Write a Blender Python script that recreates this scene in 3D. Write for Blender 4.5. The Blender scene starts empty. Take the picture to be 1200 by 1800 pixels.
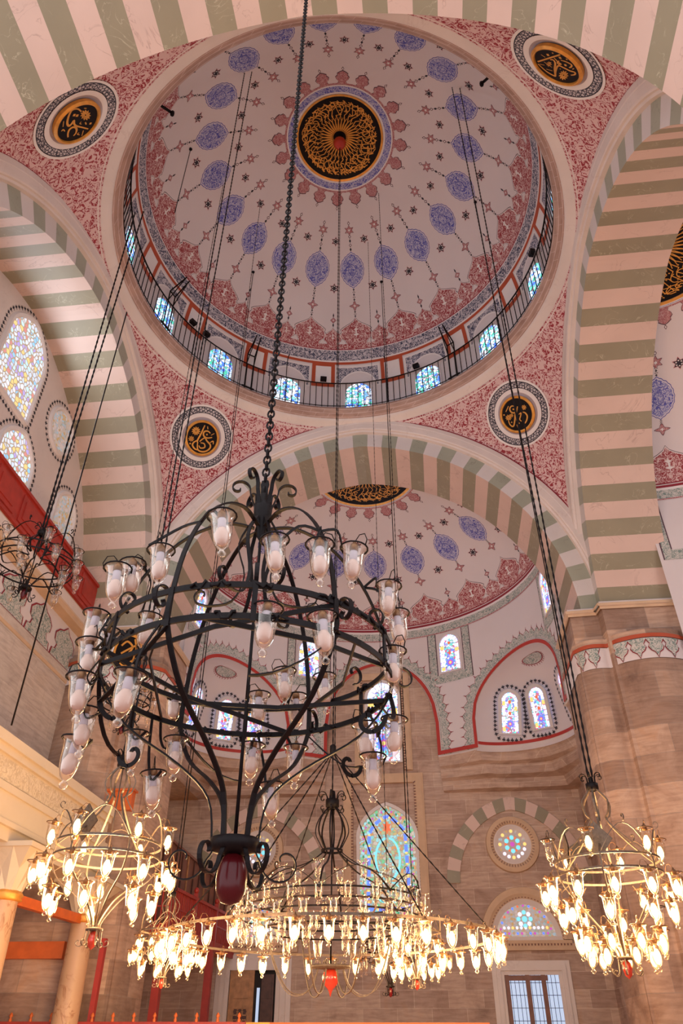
import bpy, math, random
from mathutils import Vector, Matrix
from mathutils.geometry import tessellate_polygon
PI = math.pi
R = math.radians
sc = bpy.context.scene
COL = sc.collection
random.seed(7)

# ------------------------------------------------------------------ camera, world, exposure
CAM = Vector((1.411, -11.134, 1.6)); YAW, PITCH, ROLL = -.116, .636, .005
fw = Vector((math.sin(YAW)*math.cos(PITCH), math.cos(YAW)*math.cos(PITCH), math.sin(PITCH)))
rt = Vector((math.cos(YAW), -math.sin(YAW), 0)); up = rt.cross(fw)
rt2 = rt*math.cos(ROLL)+up*math.sin(ROLL); up2 = up*math.cos(ROLL)-rt*math.sin(ROLL)
cd = bpy.data.cameras.new('camera'); cam = bpy.data.objects.new('camera', cd); COL.objects.link(cam)
cd.sensor_fit = 'VERTICAL'; cd.sensor_height = 36; cd.lens = 25.6; cd.clip_start = .05; cd.clip_end = 200
M = Matrix((rt2, up2, -fw)).transposed().to_4x4(); M.translation = CAM; cam.matrix_world = M
sc.camera = cam
sc.view_settings.view_transform = 'Standard'; sc.view_settings.look = 'None'
sc.view_settings.gamma = 1; sc.view_settings.use_curve_mapping = False
sc.view_settings.exposure = 0.30
w = bpy.data.worlds.new('sky'); sc.world = w; w.use_nodes = True
w.node_tree.nodes['Background'].inputs[0].default_value = (.97, .95, 1.0, 1)
w.node_tree.nodes['Background'].inputs[1].default_value = 1.5
try:
    sc.cycles.max_bounces = 8; sc.cycles.diffuse_bounces = 4; sc.cycles.transparent_max_bounces = 24
    sc.cycles.glossy_bounces = 2; sc.cycles.use_denoising = True
    sc.cycles.sample_clamp_indirect = 4
except Exception: pass

def lamp_light(name, loc, power, color, rad=.3):
    l = bpy.data.lights.new(name, 'POINT'); l.energy = power; l.color = color; l.shadow_soft_size = rad
    o = bpy.data.objects.new(name, l); o.location = loc; COL.objects.link(o); return o
WARM = (1.0, .60, .27)
def daylight(name, loc, rot, sx, sy, power, color=(.80, .90, 1.0)):
    l = bpy.data.lights.new(name, 'AREA'); l.shape = 'RECTANGLE'; l.size = sx; l.size_y = sy; l.energy = power; l.color = color
    o = bpy.data.objects.new(name, l); o.location = loc; o.rotation_euler = rot; COL.objects.link(o); return o
# daylight coming in through the windows of the left wall and of the far bay
daylight('daylight_left', (-7.6, .2, 15.2), (0, -PI/2, 0), 1.6, 2.4, 60)
daylight('daylight_left', (-7.6, 1.1, 12.8), (0, -PI/2, 0), 1.2, 1.8, 40)
daylight('fill_right', (12.8, 0, 10.6), (0, PI/2, 0), 2.0, 4.0, 150, (1, .93, .88))  # added light brightening the right arch; its walled bay has no window built
daylight('daylight_bay', (.05, 12.9, 10.6), (-PI/2, 0, 0), 1.0, 2.4, 45)

# ------------------------------------------------------------------ materials
MATS = {}
def newmat(n):
    m = bpy.data.materials.new(n); m.use_nodes = True; MATS[n] = m
    return m, m.node_tree, m.node_tree.nodes['Principled BSDF']
def N(nt, t, **kw):
    n = nt.nodes.new(t)
    for k, v in kw.items():
        if k.startswith('i_'): n.inputs[k[2:].replace('_', ' ')].default_value = v
        else: setattr(n, k, v)
    return n
def ramp(nt, fac, stops, interp='LINEAR'):
    r = nt.nodes.new('ShaderNodeValToRGB'); cr = r.color_ramp; cr.interpolation = interp
    while len(cr.elements) < len(stops): cr.elements.new(.5)
    for e, (p, c) in zip(cr.elements, stops): e.position = p; e.color = (*c, 1) if len(c) == 3 else c
    nt.links.new(fac, r.inputs[0]); return r.outputs[0]
def mix(nt, fac, a, b, bt='MIX'):
    m = nt.nodes.new('ShaderNodeMix'); m.data_type = 'RGBA'; m.blend_type = bt
    for s, v in ((m.inputs[0], fac), (m.inputs[6], a), (m.inputs[7], b)):
        if hasattr(v, 'is_linked'): nt.links.new(v, s)
        elif isinstance(v, (int, float)): s.default_value = v
        else: s.default_value = (*v, 1)
    return m.outputs[2]
def coord(nt): return nt.nodes.new('ShaderNodeTexCoord').outputs['Object']
def math_(nt, op, a, b=None, c=None):
    m = nt.nodes.new('ShaderNodeMath'); m.operation = op
    for s, v in zip(m.inputs, (a, b, c)):
        if v is None: continue
        if hasattr(v, 'is_linked'): nt.links.new(v, s)
        else: s.default_value = v
    return m.outputs[0]
def noise(nt, scale, detail=2, dist=0, vec=None, rough=.5):
    n = N(nt, 'ShaderNodeTexNoise'); n.inputs['Scale'].default_value = scale; n.inputs['Detail'].default_value = detail
    n.inputs['Distortion'].default_value = dist; n.inputs['Roughness'].default_value = rough
    nt.links.new(vec or coord(nt), n.inputs['Vector']); return n.outputs['Fac']
def plain(n, c, rough=.6, metal=0, spec=.5, var=.06, vs=3):
    m, nt, b = newmat(n)
    f = noise(nt, vs, 4)
    lo = tuple(x*(1-var) for x in c); hi = tuple(min(1, x*(1+var)) for x in c)
    nt.links.new(ramp(nt, f, [(.3, lo), (.7, hi)]), b.inputs['Base Color'])
    b.inputs['Roughness'].default_value = rough; b.inputs['Metallic'].default_value = metal
    b.inputs['Specular IOR Level'].default_value = spec
    return m
def marble(n, c, vein, vs=1.2, amount=.5, width=.02, rough=.45):
    m, nt, b = newmat(n)
    f = noise(nt, vs, 5, 2.2)
    d = math_(nt, 'ABSOLUTE', math_(nt, 'SUBTRACT', f, .5))
    v = ramp(nt, d, [(0, (1, 1, 1)), (width, (0, 0, 0))])
    msk = ramp(nt, noise(nt, vs*1.3, 2), [(.48, (0, 0, 0)), (.6, (1, 1, 1))])
    cl = ramp(nt, noise(nt, vs*.8, 3), [(.3, tuple(x*.93 for x in c)), (.7, tuple(min(1, x*1.05) for x in c))])
    fac = math_(nt, 'MULTIPLY', math_(nt, 'MULTIPLY', v, msk), amount)
    nt.links.new(mix(nt, fac, cl, vein), b.inputs['Base Color'])
    b.inputs['Roughness'].default_value = rough
    return m
def arabesque(n, fg, bg, scale=9, w=.045, dist=.9, extra=None, rough=.7, dots=True, detail=1.2):
    """curling leafy strokes of fg on bg: contour lines of a distorted noise, with leaf dots between"""
    m, nt, b = newmat(n)
    f = noise(nt, scale, detail, dist)
    K = 5.0
    band_ = lambda f_, ww: ramp(nt, math_(nt, 'ABSOLUTE', math_(nt, 'SUBTRACT', math_(nt, 'FRACT', math_(nt, 'MULTIPLY', f_, K)), .5)), [(ww*3.0, (1, 1, 1)), (ww*3.9, (0, 0, 0))])
    l1 = band_(f, w)
    f2 = noise(nt, scale*2.1, detail, dist*.6)
    l2 = ramp(nt, math_(nt, 'ABSOLUTE', math_(nt, 'SUBTRACT', f2, .5)), [(w*.35, (1, 1, 1)), (w*.6, (0, 0, 0))])
    fac = math_(nt, 'MAXIMUM', l1, l2)
    if dots:
        v = N(nt, 'ShaderNodeTexVoronoi'); v.inputs['Scale'].default_value = scale*1.3
        nt.links.new(coord(nt), v.inputs['Vector'])
        d1 = ramp(nt, v.outputs['Distance'], [(.13, (1, 1, 1)), (.17, (0, 0, 0))])
        fac = math_(nt, 'MAXIMUM', fac, d1)
    c = mix(nt, fac, bg, fg)
    if extra:
        e = ramp(nt, noise(nt, scale*.9, 0), [(.56, (0, 0, 0)), (.6, (1, 1, 1))])
        c = mix(nt, math_(nt, 'MULTIPLY', e, .7), c, extra)
    nt.links.new(c, b.inputs['Base Color']); b.inputs['Roughness'].default_value = rough
    return m
def lattice(n, line, cell, scale=14, w=.09):
    m, nt, b = newmat(n)
    v = N(nt, 'ShaderNodeTexVoronoi', feature='DISTANCE_TO_EDGE'); v.inputs['Scale'].default_value = scale
    v.inputs['Randomness'].default_value = .45
    nt.links.new(coord(nt), v.inputs['Vector'])
    nt.links.new(ramp(nt, v.outputs['Distance'], [(w, line), (w*1.4, cell)]), b.inputs['Base Color'])
    b.inputs['Roughness'].default_value = .7
    return m
def stone(n, c1, c2, mortar, bw=.95, rh=.42, rough=.75, vary=.5):
    """coursed ashlar: bricks laid along the wall (x+y) and up (z)"""
    m, nt, b = newmat(n)
    s = N(nt, 'ShaderNodeSeparateXYZ'); nt.links.new(coord(nt), s.inputs[0])
    cb = N(nt, 'ShaderNodeCombineXYZ')
    nt.links.new(math_(nt, 'ADD', s.outputs[0], s.outputs[1]), cb.inputs[0]); nt.links.new(s.outputs[2], cb.inputs[1])
    br = N(nt, 'ShaderNodeTexBrick'); nt.links.new(cb.outputs[0], br.inputs['Vector'])
    br.inputs['Scale'].default_value = 1; br.inputs['Brick Width'].default_value = bw; br.inputs['Row Height'].default_value = rh
    br.inputs['Mortar Size'].default_value = .008; br.inputs['Mortar Smooth'].default_value = .4; br.inputs['Bias'].default_value = -.1
    br.inputs['Color1'].default_value = (*c1, 1); br.inputs['Color2'].default_value = (*c2, 1); br.inputs['Mortar'].default_value = (*mortar, 1)
    f = noise(nt, 1.1, 6, .6, rough=.65)
    st = ramp(nt, f, [(.28, (.50, .44, .42)), (.42, (.85, .80, .77)), (.55, (1, 1, 1)), (.75, (1.0, .84, .68))])
    mp = N(nt, 'ShaderNodeMapping'); mp.inputs['Scale'].default_value = (1, 1, 7); nt.links.new(coord(nt), mp.inputs[0])
    g = ramp(nt, noise(nt, 2.2, 4, .4, vec=mp.outputs[0]), [(.33, (.74, .71, .70)), (.6, (1, 1, 1))])
    c = mix(nt, vary, br.outputs['Color'], st, 'MULTIPLY'); c = mix(nt, .8, c, g, 'MULTIPLY')
    nt.links.new(c, b.inputs['Base Color']); b.inputs['Roughness'].default_value = rough
    bp = N(nt, 'ShaderNodeBump'); bp.inputs['Strength'].default_value = .25; bp.inputs['Distance'].default_value = .02
    nt.links.new(f, bp.inputs['Height']); nt.links.new(bp.outputs[0], b.inputs['Normal'])
    return m
def stained(n, cols, scale=9, w=.06, lead=(.5, .45, .45), strength=1.6, rand=.8, leadem=.15):
    """backlit coloured glass in a plaster lattice"""
    m, nt, b = newmat(n)
    v = N(nt, 'ShaderNodeTexVoronoi'); v.inputs['Scale'].default_value = scale; v.inputs['Randomness'].default_value = rand
    ve = N(nt, 'ShaderNodeTexVoronoi', feature='DISTANCE_TO_EDGE'); ve.inputs['Scale'].default_value = scale; ve.inputs['Randomness'].default_value = rand
    co = coord(nt); nt.links.new(co, v.inputs['Vector']); nt.links.new(co, ve.inputs['Vector'])
    s = N(nt, 'ShaderNodeSeparateColor'); nt.links.new(v.outputs['Color'], s.inputs[0])
    st = [(i/len(cols), c) for i, c in enumerate(cols)]
    c = ramp(nt, s.outputs[0], st, 'CONSTANT')
    e = ramp(nt, ve.outputs['Distance'], [(w*.8, (0, 0, 0)), (w*1.2, (1, 1, 1))])
    base = mix(nt, e, lead, c); em = mix(nt, e, tuple(x*leadem for x in lead), c)
    nt.links.new(base, b.inputs['Base Color']); nt.links.new(em, b.inputs['Emission Color'])
    b.inputs['Emission Strength'].default_value = strength; b.inputs['Roughness'].default_value = .4
    m.cycles.emission_sampling = 'NONE'
    return m
def glow(n, c, s, base=(.9, .8, .6)):
    m, nt, b = newmat(n)
    b.inputs['Base Color'].default_value = (*base, 1)
    f = noise(nt, 20, 1); nt.links.new(ramp(nt, f, [(0, c), (1, c)]), b.inputs['Emission Color'])
    b.inputs['Emission Strength'].default_value = s
    m.cycles.emission_sampling = 'NONE'
    return m

PLASTER = plain('plaster', (.66, .605, .62), .8, var=.025, vs=.7)
CREAM = marble('cream_marble', (.68, .60, .57), (.52, .42, .40), 1.1, .35)
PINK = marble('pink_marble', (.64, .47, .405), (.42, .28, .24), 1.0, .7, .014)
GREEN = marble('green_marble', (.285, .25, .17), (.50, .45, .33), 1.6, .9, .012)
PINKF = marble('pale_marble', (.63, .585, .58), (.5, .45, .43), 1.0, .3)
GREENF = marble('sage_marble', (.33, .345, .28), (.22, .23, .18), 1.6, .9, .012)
RED = arabesque('red_arabesque', (.63, .44, .44), (.28, .022, .035), 5.0, .075, 1.0)
REDLINE = plain('dark_red_paint', (.25, .015, .03), .7)
REDP = arabesque('fringe_arabesque', (.64, .46, .45), (.29, .035, .045), 6.2, .045, 1.1)
OUTL = plain('outline_paint', (.10, .05, .07), .7)
ROSE = arabesque('rose_paint', (.55, .35, .35), (.33, .08, .10), 16, .05, .6)
BLUE = arabesque('blue_arabesque', (.08, .09, .40), (.46, .46, .62), 7.5, .05, 1.2, detail=.8)
BLUEL = plain('blue_line', (.10, .11, .38), .7)
NAVY = arabesque('navy_scroll', (.55, .52, .57), (.03, .04, .09), 6.5, .055, 1.1)
BRAID = lattice('braid_paint', (.03, .03, .05), (.52, .48, .50), 15, .10)
WHITE = plain('white_paint', (.74, .70, .70), .7, var=.02)
INK = plain('ink_paint', (.02, .018, .03), .7)
TEAL = arabesque('teal_arabesque', (.19, .26, .24), (.56, .54, .51), 7, .042, 1.0)
ORED = plain('orange_red_paint', (.42, .07, .025), .6)
REDB = plain('red_border_paint', (.42, .03, .02), .6)
GOLD = plain('gold_leaf', (.72, .33, .06), .4, .35, var=.2, vs=6)
GOLDT = plain('gold_lettering', (.66, .30, .05), .45, .2, var=.15)
BLACK = plain('black_lacquer', (.008, .005, .005), .5, spec=.15)
GREY = plain('recess_plaster', (.42, .37, .42), .8)
STONE = stone('ashlar', (.44, .31, .25), (.62, .47, .38), (.66, .54, .45), vary=.8)
STONEP = stone('pier_ashlar', (.34, .225, .17), (.62, .43, .32), (.36, .27, .22), 1.1, .62, vary=1)
STONEL = stone('pale_ashlar', (.56, .49, .45), (.64, .56, .51), (.5, .43, .4), 1.2, .5, vary=.4)
MOULD = plain('buff_moulding', (.60, .42, .28), .7, var=.08)
SPECK = stone('ledge_brick_paint', (.42, .27, .22), (.50, .34, .28), (.62, .48, .44), .5, .09)
IRON = plain('wrought_iron', (.006, .0035, .004), .5, 0, .15, var=.3, vs=30)
IRONG = plain('gilt_iron', (.12, .085, .06), .5, .3, var=.3, vs=30)
BRASS = plain('brass', (.20, .10, .045), .4, .6, var=.2, vs=40)
REDW = plain('red_wood', (.36, .03, .02), .45, var=.15, vs=5)
ORANGEW = plain('orange_wood', (.62, .13, .02), .45, var=.15, vs=4)
BROWNW = plain('brown_wood', (.20, .085, .06), .5, var=.2, vs=4)
DKWOOD = plain('dark_wood', (.07, .025, .018), .5, var=.3, vs=8)
TANW = plain('tan_wood', (.40, .20, .09), .5, var=.25, vs=7)
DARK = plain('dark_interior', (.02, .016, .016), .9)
CARPET = plain('red_carpet', (.40, .22, .18), .95, var=.2, vs=2)
BALLR = plain('oxblood_glaze', (.07, .004, .006), .22, spec=.3)
BALLB = plain('red_glaze', (.50, .04, .02), .12, spec=.8)
COLM = marble('column_marble', (.56, .36, .22), (.30, .12, .05), 2.0, .8, .05)
BEAM = marble('carved_marble', (.66, .56, .42), (.5, .42, .30), 1.2, .3)
SHELL = plain('bulb_frost', (.58, .42, .36), .35, var=.03)
LIT = glow('bulb_lit', (1.0, .72, .30), 3.6)
LITS = glow('bulb_lit_soft', (1.0, .70, .32), 5)
def glassmat(n, tint, gl=.25):
    m, nt, b = newmat(n); nt.nodes.remove(b); out = nt.nodes['Material Output']
    tr = N(nt, 'ShaderNodeBsdfTransparent'); tr.inputs[0].default_value = (*tint, 1)
    g = N(nt, 'ShaderNodeBsdfGlossy'); g.inputs['Roughness'].default_value = .06; g.inputs[0].default_value = (1, .95, .88, 1)
    lw = N(nt, 'ShaderNodeLayerWeight'); lw.inputs[0].default_value = gl
    bp = N(nt, 'ShaderNodeBump'); bp.inputs['Strength'].default_value = .2
    nt.links.new(noise(nt, 25, 1), bp.inputs['Height']); nt.links.new(bp.outputs[0], g.inputs['Normal'])
    mx = N(nt, 'ShaderNodeMixShader'); nt.links.new(lw.outputs['Facing'], mx.inputs[0])
    nt.links.new(tr.outputs[0], mx.inputs[1]); nt.links.new(g.outputs[0], mx.inputs[2]); nt.links.new(mx.outputs[0], out.inputs[0])
    return m
GLASS = glassmat('lamp_glass', (.97, .94, .92), .35)
GLASSL = glassmat('lamp_glass_warm', (1, .95, .85), .3)
SG_DRUM = stained('drum_glass', [(.75, .85, 1), (.15, .45, 1), (.7, .85, 1), (.05, .18, .9), (.2, .8, .85), (.9, .95, 1), (.05, .5, .35), (.5, .7, 1)], 11, .08, (.35, .33, .38), 1.35)
SG_LEFT = stained('pale_glass', [(.55, .75, 1), (.25, .6, 1), (.7, .8, 1), (.55, .70, .95), (.62, .72, .9), (.75, .62, .25), (.5, .8, .95), (.40, .35, .80), (.65, .8, 1), (.62, .25, .25), (.6, .7, .85)], 8, .12, (.55, .47, .33), .7, leadem=.45)
SG_DIM = stained('dim_glass', [(.5, .45, .4), (.35, .5, .6), (.55, .5, .5), (.5, .35, .15), (.4, .45, .5), (.3, .4, .35)], 13, .09, (.6, .52, .48), .35, leadem=.4)
SG_EX = stained('bay_glass', [(.60, .70, 1), (.10, .2, .9), (.7, .8, 1), (.55, .7, 1), (.1, .55, .85), (.65, .75, 1), (.6, .08, .2), (.7, .8, 1), (.55, .7, 1), (.30, .22, .85), (.1, .6, .5)], 15, .09, (.45, .38, .38), 1.1)
SG_MAIN = stained('mihrab_glass', [(.25, .45, .45), (.15, .55, .3), (.5, .45, .2), (.3, .7, .8), (.35, .5, .3), (.55, .3, .12), (.5, .5, .45), (.2, .6, .65)], 11, .07, (.55, .42, .33), .55, leadem=.35)
SG_BLUE = glow('blue_glass', (.10, .20, .95), 1.1, (.05, .1, .5))
SG_PALE = glow('pale_border_glass', (.70, .72, .95), .9, (.6, .6, .7))
SG_CYAN = glow('cyan_glass', (.2, .65, .75), .9, (.1, .4, .5))
SG_GREEN = glow('green_glass', (.02, .30, .16), .6, (.02, .2, .1))
SG_AMBER = glow('amber_glass', (.95, .65, .2), .8, (.6, .4, .1))
SG_REDG = glow('red_glass', (.75, .16, .06), .7, (.5, .1, .05))
SG_VIOL = glow('violet_glass', (.55, .08, .45), .7, (.3, .05, .3))
DAY = glow('daylight_pane', (.50, .66, .95), .55, (.4, .5, .6))

# ------------------------------------------------------------------ mesh helpers
class MB:
    def __init__(s): s.v, s.f, s.m, s.sm, s.mats = [], [], [], [], []
    def mi(s, mat):
        if mat not in s.mats: s.mats.append(mat)
        return s.mats.index(mat)
    def add(s, vs, fs, mat, smooth=False):
        o = len(s.v); k = s.mi(mat); s.v += [tuple(v) for v in vs]
        for f in fs: s.f.append([i+o for i in f]); s.m.append(k); s.sm.append(smooth)
    def build(s, name, parent=None, kind=None, **kw):
        me = bpy.data.meshes.new(name); me.from_pydata(s.v, [], s.f)
        for m in s.mats: me.materials.append(m)
        me.polygons.foreach_set('material_index', s.m); me.polygons.foreach_set('use_smooth', s.sm); me.update()
        o = bpy.data.objects.new(name, me); COL.objects.link(o)
        if parent is not None: o.parent = parent
        if kind: o['kind'] = kind
        for k, v in kw.items():
            if v is not None: o[k] = v
        return o
def tag(o, label=None, category=None, group=None, kind=None):
    for k, v in (('label', label), ('category', category), ('group', group), ('kind', kind)):
        if v: o[k] = v
    return o
def empty(name, loc, **kw):
    o = bpy.data.objects.new(name, None); o.empty_display_size = .1; o.location = loc; COL.objects.link(o)
    return tag(o, **kw)
def lin(a, b, n): return [a+(b-a)*i/(n-1) for i in range(n)]
def grid(mb, S, us, vs, mat, smooth=True, matf=None):
    """matf(i) picks the material of column i"""
    nu, nv = len(us), len(vs)
    P = [S(u, v) for u in us for v in vs]
    if matf is None:
        mb.add(P, [(i*nv+j, (i+1)*nv+j, (i+1)*nv+j+1, i*nv+j+1) for i in range(nu-1) for j in range(nv-1)], mat, smooth)
    else:
        for i in range(nu-1):
            mb.add(P[i*nv:(i+2)*nv], [(j, nv+j, nv+j+1, j+1) for j in range(nv-1)], matf(i), smooth)
def box(mb, c, s, mat, M=None):
    x, y, z = s[0]/2, s[1]/2, s[2]/2
    vs = [Vector((a*x, b*y, d*z)) for a in (-1, 1) for b in (-1, 1) for d in (-1, 1)]
    if M is not None: vs = [M @ v for v in vs]
    vs = [v+Vector(c) for v in vs]
    mb.add(vs, [(0, 1, 3, 2), (4, 6, 7, 5), (0, 4, 5, 1), (2, 3, 7, 6), (0, 2, 6, 4), (1, 5, 7, 3)], mat)
def boxb(mb, lo, hi, mat): box(mb, [(a+b)/2 for a, b in zip(lo, hi)], [abs(b-a) for a, b in zip(lo, hi)], mat)
def sweep(mb, pts, w, t, mat, bd=None, closed=False, taper=None):
    """flat strap along pts; w is measured along bd (constant vector or function of the point)"""
    pts = [Vector(p) for p in pts]; n = len(pts); V = []
    for i, p in enumerate(pts):
        a = pts[(i-1) % n] if closed or i > 0 else p; b = pts[(i+1) % n] if closed or i < n-1 else p
        T = (b-a).normalized(); B = Vector(bd(p) if callable(bd) else bd)
        B = (B-T*B.dot(T)); B = B.normalized() if B.length > 1e-6 else T.orthogonal().normalized()
        Nn = T.cross(B); k = taper(i/(n-1)) if taper else 1
        for x, y in ((-1, -1), (1, -1), (1, 1), (-1, 1)): V.append(p+B*(x*w*k/2)+Nn*(y*t*k/2))
    F = []
    for i in range(n if closed else n-1):
        a, b = i*4, ((i+1) % n)*4
        for j in range(4): F.append((a+j, a+(j+1) % 4, b+(j+1) % 4, b+j))
    if not closed: F += [(3, 2, 1, 0), tuple((n-1)*4+j for j in range(4))]
    mb.add(V, F, mat)
def tube(mb, pts, r, mat, n=6, closed=False):
    pts = [Vector(p) for p in pts]; L = len(pts); V = []
    T = (pts[1]-pts[0]).normalized(); B = T.orthogonal().normalized()
    for i, p in enumerate(pts):
        a = pts[(i-1) % L] if closed or i > 0 else p; b = pts[(i+1) % L] if closed or i < L-1 else p
        T = (b-a).normalized(); B = (B-T*B.dot(T)).normalized(); Nn = T.cross(B)
        rr = r(i/(L-1)) if callable(r) else r
        for j in range(n):
            q = 2*PI*j/n; V.append(p+(B*math.cos(q)+Nn*math.sin(q))*rr)
    F = []
    for i in range(L if closed else L-1):
        a, b = i*n, ((i+1) % L)*n
        for j in range(n): F.append((a+j, a+(j+1) % n, b+(j+1) % n, b+j))
    if not closed: F += [tuple(range(n-1, -1, -1)), tuple((L-1)*n+j for j in range(n))]
    mb.add(V, F, mat, True)
def lathe(mb, prof, mat, c=(0, 0, 0), n=24, a0=0, a1=2*PI, matf=None, smooth=True):
    full = abs(a1-a0-2*PI) < 1e-6; k = n if full else n+1
    V = [(c[0]+r*math.sin(a0+(a1-a0)*i/n), c[1]+r*math.cos(a0+(a1-a0)*i/n), c[2]+z) for i in range(k) for r, z in prof]
    m = len(prof)
    for j in range(m-1):
        mt = matf(j) if matf else mat
        if matf is None and j: break
        F = [(i*m+jj, ((i+1) % k)*m+jj, ((i+1) % k)*m+jj+1, i*m+jj+1) for i in range(n) for jj in (range(m-1) if matf is None else (j,))]
        mb.add(V, F, mt, smooth)
def poly(mb, S2, pts, mat, smooth=False):
    """filled outline: pts in local 2-D, S2 maps them to space"""
    fs = tessellate_polygon([[Vector((x, y, 0)) for x, y in pts]])
    if getattr(S2, 'flat', False) or max(max(c)-min(c) for c in zip(*pts)) < .15:
        mb.add([S2(x, y) for x, y in pts], [tuple(f) for f in fs], mat, smooth); return
    V, F = [], []                       # curved ground: cut the fill into small cells so that it follows the surface
    for f in fs:
        for piece in slices([tuple(pts[i]) for i in f], 0):
            for q in slices(piece, 1):
                o = len(V); V += [S2(*p) for p in q]; F.append(tuple(range(o, o+len(q))))
    mb.add(V, F, mat, smooth)
CELL = .13
def slices(P, ax):
    lo, hi = min(p[ax] for p in P), max(p[ax] for p in P); out = []
    k = math.floor(lo/CELL)
    while k*CELL < hi:
        q = clip(clip(P, ax, k*CELL, 1), ax, (k+1)*CELL, -1)
        if len(q) > 2: out.append(q)
        k += 1
    return out
def clip(P, ax, c, s):
    out = []
    for i, p in enumerate(P):
        r_ = P[i-1]; dp, dr = (p[ax]-c)*s, (r_[ax]-c)*s
        if (dp > 0) != (dr > 0):
            t = dr/(dr-dp); out.append((r_[0]+(p[0]-r_[0])*t, r_[1]+(p[1]-r_[1])*t))
        if dp > 0: out.append(p)
    return out
def ribbon(mb, S2, A, B, mat):
    n = len(A); mb.add([S2(*p) for p in A]+[S2(*p) for p in B], [(i, i+1, n+i+1, n+i) for i in range(n-1)], mat)
def offs(path, d, closed=False):
    out = []; n = len(path)
    for i, p in enumerate(path):
        a = path[(i-1) % n] if closed or i > 0 else p; b = path[(i+1) % n] if closed or i < n-1 else p
        tx, ty = b[0]-a[0], b[1]-a[1]; l = math.hypot(tx, ty) or 1
        out.append((p[0]-ty/l*d, p[1]+tx/l*d))
    return out
def resample(path, step, closed=False):
    P = list(path)+([path[0]] if closed else []); out = [P[0]]; acc = 0
    tot = sum(math.dist(P[i], P[i+1]) for i in range(len(P)-1)); n = max(2, round(tot/step)); st = tot/n; need = st
    for i in range(len(P)-1):
        d = math.dist(P[i], P[i+1]); pos = 0
        while d-pos >= need-1e-9:
            pos += need; t = pos/d if d else 0; out.append((P[i][0]+(P[i+1][0]-P[i][0])*t, P[i][1]+(P[i+1][1]-P[i][1])*t)); need = st
        need -= d-pos
    return out[:-1] if closed else out
def plane2(o, u, v, n=None, lift=0):
    o, u, v = Vector(o), Vector(u).normalized(), Vector(v).normalized(); nn = Vector(n) if n else u.cross(v)
    f = lambda x, y, l=0: o+u*x+v*y+nn*(lift+l)
    f.flat = True; return f
def lift(S2, l):
    f = lambda x, y, k=0: S2(x, y, l+k)
    f.flat = getattr(S2, 'flat', False); return f
def archpath(hw, h, base=0, pointed=.12, n=16, straight=None):
    """closed outline of an arched opening, centred on x=0, from base up to h; counter-clockwise"""
    st = straight if straight is not None else h-hw*1.05
    rise = h-st; pts = [(-hw, base), (hw, base)]
    for i in range(n+1):
        a = PI*i/n; c, s = math.cos(a), math.sin(a)
        k = 1-abs(c)
        pts.append((hw*c*(1-.0*k), st+rise*(s*(1-pointed)+pointed*(1-abs(c)))))
    return pts
def rayat(px, py, ax, val):
    d = fw*0+(fw+rt2*((px-600)/1280)+up2*((900-py)/1280)); t = (val-CAM[ax])/d[ax]; return CAM+d*t
# ------------------------------------------------------------------ painted ornament (part of the surface it is painted on)
def medallion(mb, S2, a=.35, b=.5, c1=None, c2=None):
    def out(k):
        o = []
        for i in range(72):
            t = 2*PI*i/72; cx, cy = math.cos(t), math.sin(t)
            pk = 1+.10*math.exp(-((abs(t % PI-PI/2))/.22)**2)
            sc_ = 1+.022*math.cos(20*t)
            o.append((a*k*cx*sc_*(1-.10*abs(cy)**3), b*k*cy*pk*sc_))
        return o
    poly(mb, lift(S2, .004), out(1), BLUEL); poly(mb, lift(S2, .007), out(.95), WHITE)
    poly(mb, lift(S2, .010), out(.91), c1 or BLUE)
    poly(mb, lift(S2, .013), [(x*.34, y*.34) for x, y in out(1)], BLUEL); poly(mb, lift(S2, .016), [(x*.29, y*.29) for x, y in out(1)], c2 or BLUE)
def diamond(mb, S2, x, y, w, h, mat, l=.004, inner=None):
    def d(k): return [(x+w*k, y), (x, y+h*k), (x-w*k, y), (x, y-h*k)]
    poly(mb, lift(S2, l), d(1), mat)
    if inner: poly(mb, lift(S2, l+.003), d(.55), inner)
def chain(mb, S2, y0, y1, n):
    for i in range(n):
        y = y0+(y1-y0)*(i+.5)/n; h = abs(y1-y0)/n*.48
        if i % 2 == 0: diamond(mb, S2, 0, y, .035, h, INK)
        else: diamond(mb, S2, 0, y, .05, h, OUTL, inner=WHITE)
def flower(mb, S2, y, r, k=6, mat=None, pinch=.45):
    def o(s): return [(r*s*(1-pinch*abs(math.sin(k*t/2)))*math.sin(t), y-r*s*(1-pinch*abs(math.sin(k*t/2)))*math.cos(t)) for t in (2*PI*i/(k*8) for i in range(k*8))]
    poly(mb, lift(S2, .004), o(1.1), OUTL); poly(mb, lift(S2, .007), o(.95), mat or ROSE)
    poly(mb, lift(S2, .010), o(.3), WHITE)
def star(mb, S2, r=.15):
    o = [((r if i % 2 == 0 else r*.55)*math.sin(PI*i/6), (r if i % 2 == 0 else r*.55)*math.cos(PI*i/6)) for i in range(12)]
    poly(mb, lift(S2, .004), o, ROSE)
    poly(mb, lift(S2, .007), [(x*.82, y*.82) for x, y in o], INK)
    for i in range(6):
        a = PI*i/3; x, y = r*.40*math.sin(a), r*.40*math.cos(a)
        diamond(mb, S2, x, y, r*.13, r*.13, WHITE, .010)
LOBE = [(.60, 0), (.66, .12), (.74, .2), (.94, .27), (1.0, .36), (.97, .45), (.90, .52), (.95, .60), (.80, .68), (.58, .76), (.34, .84), (.14, .92), (0, 1.04)]
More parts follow.
